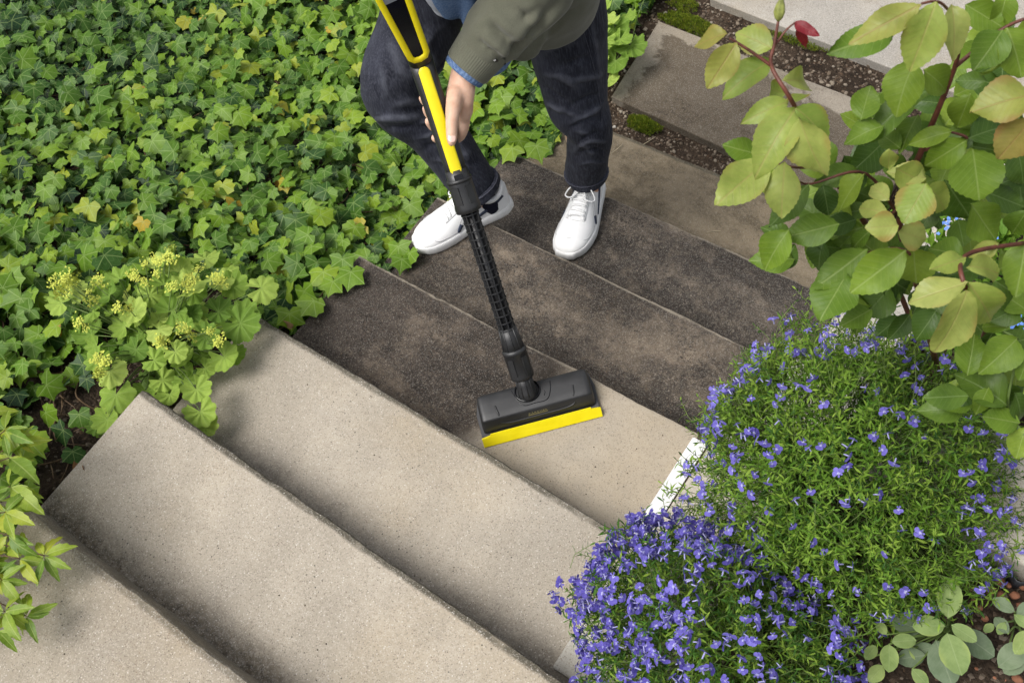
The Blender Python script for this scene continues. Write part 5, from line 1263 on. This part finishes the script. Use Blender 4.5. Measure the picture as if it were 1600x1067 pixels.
# ---- sage in the bed
SAGE = leafmat('sage leaf', [(0., (.20, .27, .10)), (.5, (.24, .32, .11)), (1., (.29, .36, .12))], 'pin', (.36, .42, .22), .25, .75, .2, .2, edge_col=(.36, .42, .12), nv=9)
SAGE_G = leafmat('sage leaf grey', [(0., (.13, .17, .105)), (.5, (.17, .22, .135)), (1., (.21, .26, .16))], 'pin', (.28, .32, .22), .25, .8, .15, .15, nv=9)
sg_v = [leafmesh('sage_leaf', ovate(.62 + .04 * (s % 3), .52, 13, .12, .04 + .07 * (s % 4), .025, .006, .62, seed=s), SAGE if s < 4 else SAGE_G, 0.) for s in range(8)]
def sage(label, root, leaves):
    t_ = empty('sage_plant', root, label, 'plant', 'sage plants in the bed')
    for (x0, y0_, x1, y1_, gr, z) in leaves:
        P = bz(x0, y0_, z); Q = bz(x1, y1_, z + rng.uniform(-.01, .012)); d = Q - P
        put_leaf(sg_v[int(rng.integers(4)) + 4 * gr], leafframe(P, d, UP + .3 * nrm(CAM - P) + rng.normal(size=3) * .15, np.linalg.norm(d) * 1.04), t_, 'leaf')
        stem('stalk', [root + rng.normal(size=3) * [.008, .008, 0], (root + P) / 2 + [0, 0, .012], P], [.0028, .002, .0014], STEMG, t_, 5)
rs = bz(1482, 985, -.205)
sage('grey green sage with one rosette of rounded leaves below the lobelia', rs, [(1481, 965, 1486, 906, 0, -.07), (1476, 978, 1430, 976, 0, -.07), (1487, 976, 1525, 1000, 0, -.07), (1480, 989, 1502, 1050, 0, -.065), (1497, 987, 1555, 1022, 1, -.12), (1462, 1000, 1487, 1068, 1, -.12), (1389, 1006, 1390, 1047, 0, -.11), (1393, 1002, 1431, 1000, 0, -.11), (1385, 991, 1370, 970, 0, -.11),
     (1425, 1045, 1450, 1070, 0, -.12), (1446, 1023, 1402, 1030, 1, -.14), (1497, 886, 1497, 914, 0, -.13), (1440, 985, 1390, 965, 1, -.15), (1405, 980, 1440, 955, 1, -.15), (1380, 1040, 1360, 1062, 0, -.13), (1352, 1030, 1368, 1008, 0, -.13), (1460, 1010, 1425, 1018, 1, -.15), (1480, 1000, 1478, 1040, 1, -.14), (1420, 1010, 1440, 1030, 0, -.14)])
rs2 = bz(1590, 972, -.205)
sage('smaller sage with grey leaves cut by the right edge below the kerb', rs2, [(1585, 955, 1554, 935, 1, -.10), (1585, 960, 1608, 978, 0, -.08), (1606, 985, 1588, 1020, 0, -.08), (1553, 975, 1538, 985, 0, -.14), (1575, 990, 1556, 962, 1, -.13), (1560, 1042, 1600, 1008, 1, -.14), (1600, 1030, 1570, 1050, 1, -.15), (1570, 972, 1560, 990, 0, -.13), (1590, 965, 1620, 940, 1, -.11)])

# ---- small blue forget-me-not like flowers behind the rose
t_ = empty('blue_flower_clump', (1.95, 2.15, gh(1.95, 2.15)), 'low clump of tiny sky blue flowers seen through the rose leaves', 'flowering plant')
FMN = plain('sky blue petal', (.16, .30, .80), .6, .2, None, .2, 300)
li = []; fp = []
for (x, y) in ((1580, 290), (1562, 315), (1598, 280), (1532, 370), (1545, 585), (1585, 585), (1575, 690), (1583, 716), (1592, 500), (1570, 280), (1480, 345)):
    c = bz(x, y, -.42)
    for _ in range(26):
        p = c + rng.normal(size=3) * [.022, .022, .012]
        for k in range(5): a = k / 5 * 6.283 + p[0] * 90; e = np.array([math.cos(a), math.sin(a), .1]); s_ = np.array([-math.sin(a), math.cos(a), 0]); fp.append(([p, p + e * .0032 + s_ * .0022, p + e * .0058, p + e * .0032 - s_ * .0022], [(0, 1, 2, 3)]))
    for _ in range(110):
        p = c + rng.normal(size=3) * [.06, .06, .02] - [0, 0, .05]; li.append((int(rng.integers(4)), leafframe(p, rng.normal(size=3) + UP * .3, UP + rng.normal(size=3) * .5, rng.uniform(.03, .055)), float(rng.uniform(.05, .5))))
for _ in range(1500):
    p = np.array([rng.uniform(1.5, 2.5), rng.uniform(1.75, 2.7), 0]); p[2] = gh(p[0], p[1]) + rng.uniform(.01, .12); li.append((int(rng.integers(4)), leafframe(p, rng.normal(size=3) + UP * .2, UP + rng.normal(size=3) * .5, rng.uniform(.03, .06)), float(rng.uniform(0, .4))))
o = add('flowers', pydata('flowers', *merge(fp)), FMN, t_); o['kind'] = 'stuff'
o = add('foliage', join_leaves('clump_foliage', [ovate(.4, .5, 6, .2, .2, .03, 0, .9, seed=s, half=1) for s in range(4)], li, LOBL), None, t_); o['kind'] = 'stuff'

# ================================================================== SMALL THINGS ON THE GROUND
def pebble(seed, flat=.7):
    bm = bmesh.new(); bmesh.ops.create_icosphere(bm, subdivisions=2, radius=1.)
    for vv in bm.verts:
        k = 1 + .28 * mnoise.noise(vv.co * 1.1 + Vector((seed * 3.1, 0, 0))); vv.co = Vector((vv.co.x * k, vv.co.y * k * .85, vv.co.z * k * flat))
    me = bpy.data.meshes.new('pebble'); bm.to_mesh(me); bm.free(); return me
# gravel and crumbs in the joints of the path: too small to pick out
t = NT('gravel'); at = t.n('ShaderNodeAttribute'); at.attribute_name = 'lc'; x_, y_, r_ = t.xyz(at.outputs['Vector'])
t.base(t.mix(t.step(t.noise(160, 3), .3, .7, 0, .4), t.ramp(r_, [(0., (.06, .045, .03)), (.4, (.16, .12, .085)), (.75, (.30, .25, .19)), (1., (.52, .48, .42))]), (.06, .05, .04))); t.rough(.9); t.spec(.2); GRAV = t.m
def oct_leaf(seed):
    me = pebble(seed); v = vco(me).astype(float); f = [tuple(p.vertices) for p in me.polygons]; bpy.data.meshes.remove(me)
    return v, f, np.zeros((len(v), 3))
octs = []
for s in range(4):
    bm = bmesh.new(); bmesh.ops.create_icosphere(bm, subdivisions=1, radius=1.)
    vv = np.array([np.array(q.co) * (1 + .3 * mnoise.noise(q.co * 1.3 + Vector((s * 5, 0, 0)))) * [1, .8, .65] for q in bm.verts]); ff = [tuple(x.index for x in q.verts) for q in bm.faces]; bm.free(); octs.append((vv, ff, np.zeros((len(vv), 3))))
gi = []
def strew(n, x0, x1, y0, y1, s0, s1, rlo=0., rhi=1., dz=0.):
    for _ in range(n):
        x = rng.uniform(x0, x1); y = rng.uniform(y0, y1); s_ = s0 + (s1 - s0) * rng.uniform() ** 3; z = gh(x, y) + s_ * .2 + dz
        gi.append((int(rng.integers(4)), leafframe((x, y, z), rng.normal(size=3) * [1, 1, .2], UP + rng.normal(size=3) * .3, s_), float(rng.uniform(rlo, rhi))))
ya, yb2 = 2.48, 2.70
strew(1500, -.05, 1.18, ya, yb2, .0015, .009, 0, .8, dz=.001); strew(1900, .12, 1.7, 3.0, 3.42, .0015, .011, 0, .8, dz=.001); strew(1500, -.25, .25, 2.5, 3.7, .002, .013)
strew(500, -.45, .02, .3, .8, .002, .006, 0, .4); strew(1600, 1.45, 2.3, .8, 1.42, .002, .005, 0, .45); strew(900, 1.45, 2.4, 1.7, 3.0, .002, .008, 0, .6)
for k in range(7):
    for _ in range(90 if k in (3, 4, 5) else 26):
        x = rng.uniform(leftx[k] + .01, 1.18); yb_ = edge[k - 1][0] + edge[k - 1][1] * x; y = yb_ + .004 + (edge[k][0] + edge[k][1] * x - yb_ - .02) * rng.uniform() ** 2.2
        s_ = rng.uniform(.0008, .0026); gi.append((int(rng.integers(4)), leafframe((x, y, -k * H + s_ * .4), rng.normal(size=3) * [1, 1, .2], UP + rng.normal(size=3) * .3, s_), float(rng.uniform(0, .5 if k < 6 else .9))))
tag(add('gravel', join_leaves('gravel', octs, gi, GRAV, False)), kind='stuff')
# clay granules in the bed
CLAY = plain('fired clay granule', (.24, .105, .06), .9, .2, (140, .6, .004), .25, 60)
cms = []
for s in range(4): me = pebble(s + 20, .85); me.materials.append(CLAY); me.polygons.foreach_set('use_smooth', np.full(len(me.polygons), True)); cms.append(me)
for (x, y, r) in ((1514, 917, 8), (1535, 899, 8), (1549, 922, 8), (1563, 906, 9), (1564, 928, 7), (1587, 929, 8), (1533, 948, 5), (1540, 965, 6), (1590, 1060, 9), (1577, 913, 5), (1595, 945, 6), (1572, 1062, 5), (1555, 1058, 5), (1522, 935, 4), (1600, 915, 7), (1527, 1044, 5), (1544, 893, 6)):
    p = bz(x, y, -.205); rr = r / FPX * pj(p)[2]
    o = bpy.data.objects.new('clay_granule', cms[int(rng.integers(4))]); col.objects.link(o); o.location = Vector((p[0], p[1], gh(p[0], p[1]) + rr * .55)); o.scale = (rr, rr, rr); o.rotation_euler = (rng.uniform(0, 1), 0, rng.uniform(0, 6))
    tag(o, 'small round reddish clay granule on the dark soil of the sage bed', 'granule', 'clay granules on the bed')
# moss cushions
MOSS = leafmat('moss', [(0., (.07, .11, .015)), (.5, (.15, .20, .02)), (.85, (.26, .28, .03)), (1., (.30, .22, .05))], 'pin', (.2, .3, .05), .1, .8, .1, .25)
ml = [ovate(.28, .4, 4, .2, .2, 0, 0, .9, seed=s, half=1) for s in range(3)]; no_random(MOSS)
def moss(label, px, z, rx, ry, n, h):
    c = bz(*px, z); li = []
    for _ in range(n):
        a = rng.uniform(0, 6.283); r_ = math.sqrt(rng.uniform()); k = 1 + .4 * mnoise.noise((math.cos(a) * 1.5 + px[0], math.sin(a) * 1.5, 0)); x = c[0] + rx * r_ * k * math.cos(a); y = c[1] + ry * r_ * k * math.sin(a)
        zz = z + h * (1 - r_ * r_) * rng.uniform(.6, 1) + .001
        li.append((int(rng.integers(3)), leafframe((x, y, zz), UP * 1.2 + rng.normal(size=3) * .7, rng.normal(size=3), rng.uniform(.006, .013)), float(min(.99, max(0, .5 + .25 * mnoise.noise((x * 40, y * 40, 0)) + rng.normal() * .16)))))
    return tag(add('moss_cushion', join_leaves('moss', ml, li, MOSS)), label, 'moss', 'moss cushions in the path joints')
moss('rounded yellow green moss cushion in the joint between the lowest step and the wet slab', (1005, 196), -.962, .07, .035, 2600, .022)
moss('wide low moss patch along the far edge of the wet slab', (1075, 38), -.962, .13, .045, 3600, .016)
moss('thin moss strip along the near edge of the dry slab', (1240, 66), -.962, .12, .02, 900, .010)
moss('bright moss tuft at the top edge between the path slabs', (1068, 8), -.962, .06, .04, 1400, .02)
# fallen leaves and twigs
DRY = leafmat('dry leaf', [(0., (.16, .07, .03)), (.5, (.26, .14, .06)), (1., (.36, .24, .13))], 'pin', (.12, .06, .03), .5, .8, .2, .1)
dv = [leafmesh('dry_leaf', ovate(.5, .45, 9, .5, .5, .12, .02, .8, seed=s + 30), DRY) for s in range(3)]
for (x, y, z, L, lab) in ((456, 514, -3 * H + .006, .034, 'curled reddish brown leaf lying on the end of the half scrubbed step'), (66, 778, -H - .03, .05, 'curled tan leaf on the soil beside the corner of the second step'), (118, 722, -.16, .06, 'pale brown dry leaf on bare soil under the ivy edge'), (648, 388, -4 * H + .01, .03, 'tiny brown leaf by the toe of the sneaker near the ivy')):
    p = bz(x, y, z); p[2] = max(p[2], gh(min(p[0], -.04), p[1]) + .008) if p[0] < 0 else z
    tag(put_leaf(dv[int(rng.integers(3))], leafframe(p, rng.normal(size=3) * [1, 1, .1], UP + rng.normal(size=3) * .3, L), empty('dry_leaf', p, lab, 'fallen leaf', 'fallen leaves'), 'blade'))
parts = []
for _ in range(90):
    x = rng.uniform(-.42, -.03); y = rng.uniform(.36, .85); a = rng.uniform(0, 6.28); L = rng.uniform(.03, .10); z = gh(x, y) + rng.uniform(.004, .016)
    if x + L * math.cos(a) > -.01: continue
    parts.append(tube_data([(x, y, z), (x + L * .5 * math.cos(a + .15), y + L * .5 * math.sin(a + .15), z + .004), (x + L * math.cos(a), y + L * math.sin(a), z + rng.uniform(-.003, .006))], rng.uniform(.0008, .002), 5))
tag(add('twig_litter', pydata('twig_litter', *merge(parts)), plain('dead twig', (.16, .11, .07), .9, .15, None, .35, 30), smooth=True), kind='stuff')
STRAW = plain('straw', (.42, .36, .24), .8, .2, None, .2)
for (x0, y0_, x1, y1_, z, lab) in ((955, 240, 972, 226, -.944, 'thin pale straw on the lowest step beside the jeans'), (1105, 363, 1126, 361, -6 * H + .004, 'short bent straw lying mid way along the olive coloured step'), (1005, 226, 1024, 214, -.95, 'pale straw on gravel beside the moss cushion')):
    A = bz(x0, y0_, z); B = bz(x1, y1_, z); add_ = stem('straw', [A, (A + B) / 2 + [.004, .004, .002], B], [.0011, .0012, .0008], STRAW, None, 5); tag(add_, lab, 'straw', 'loose straws')
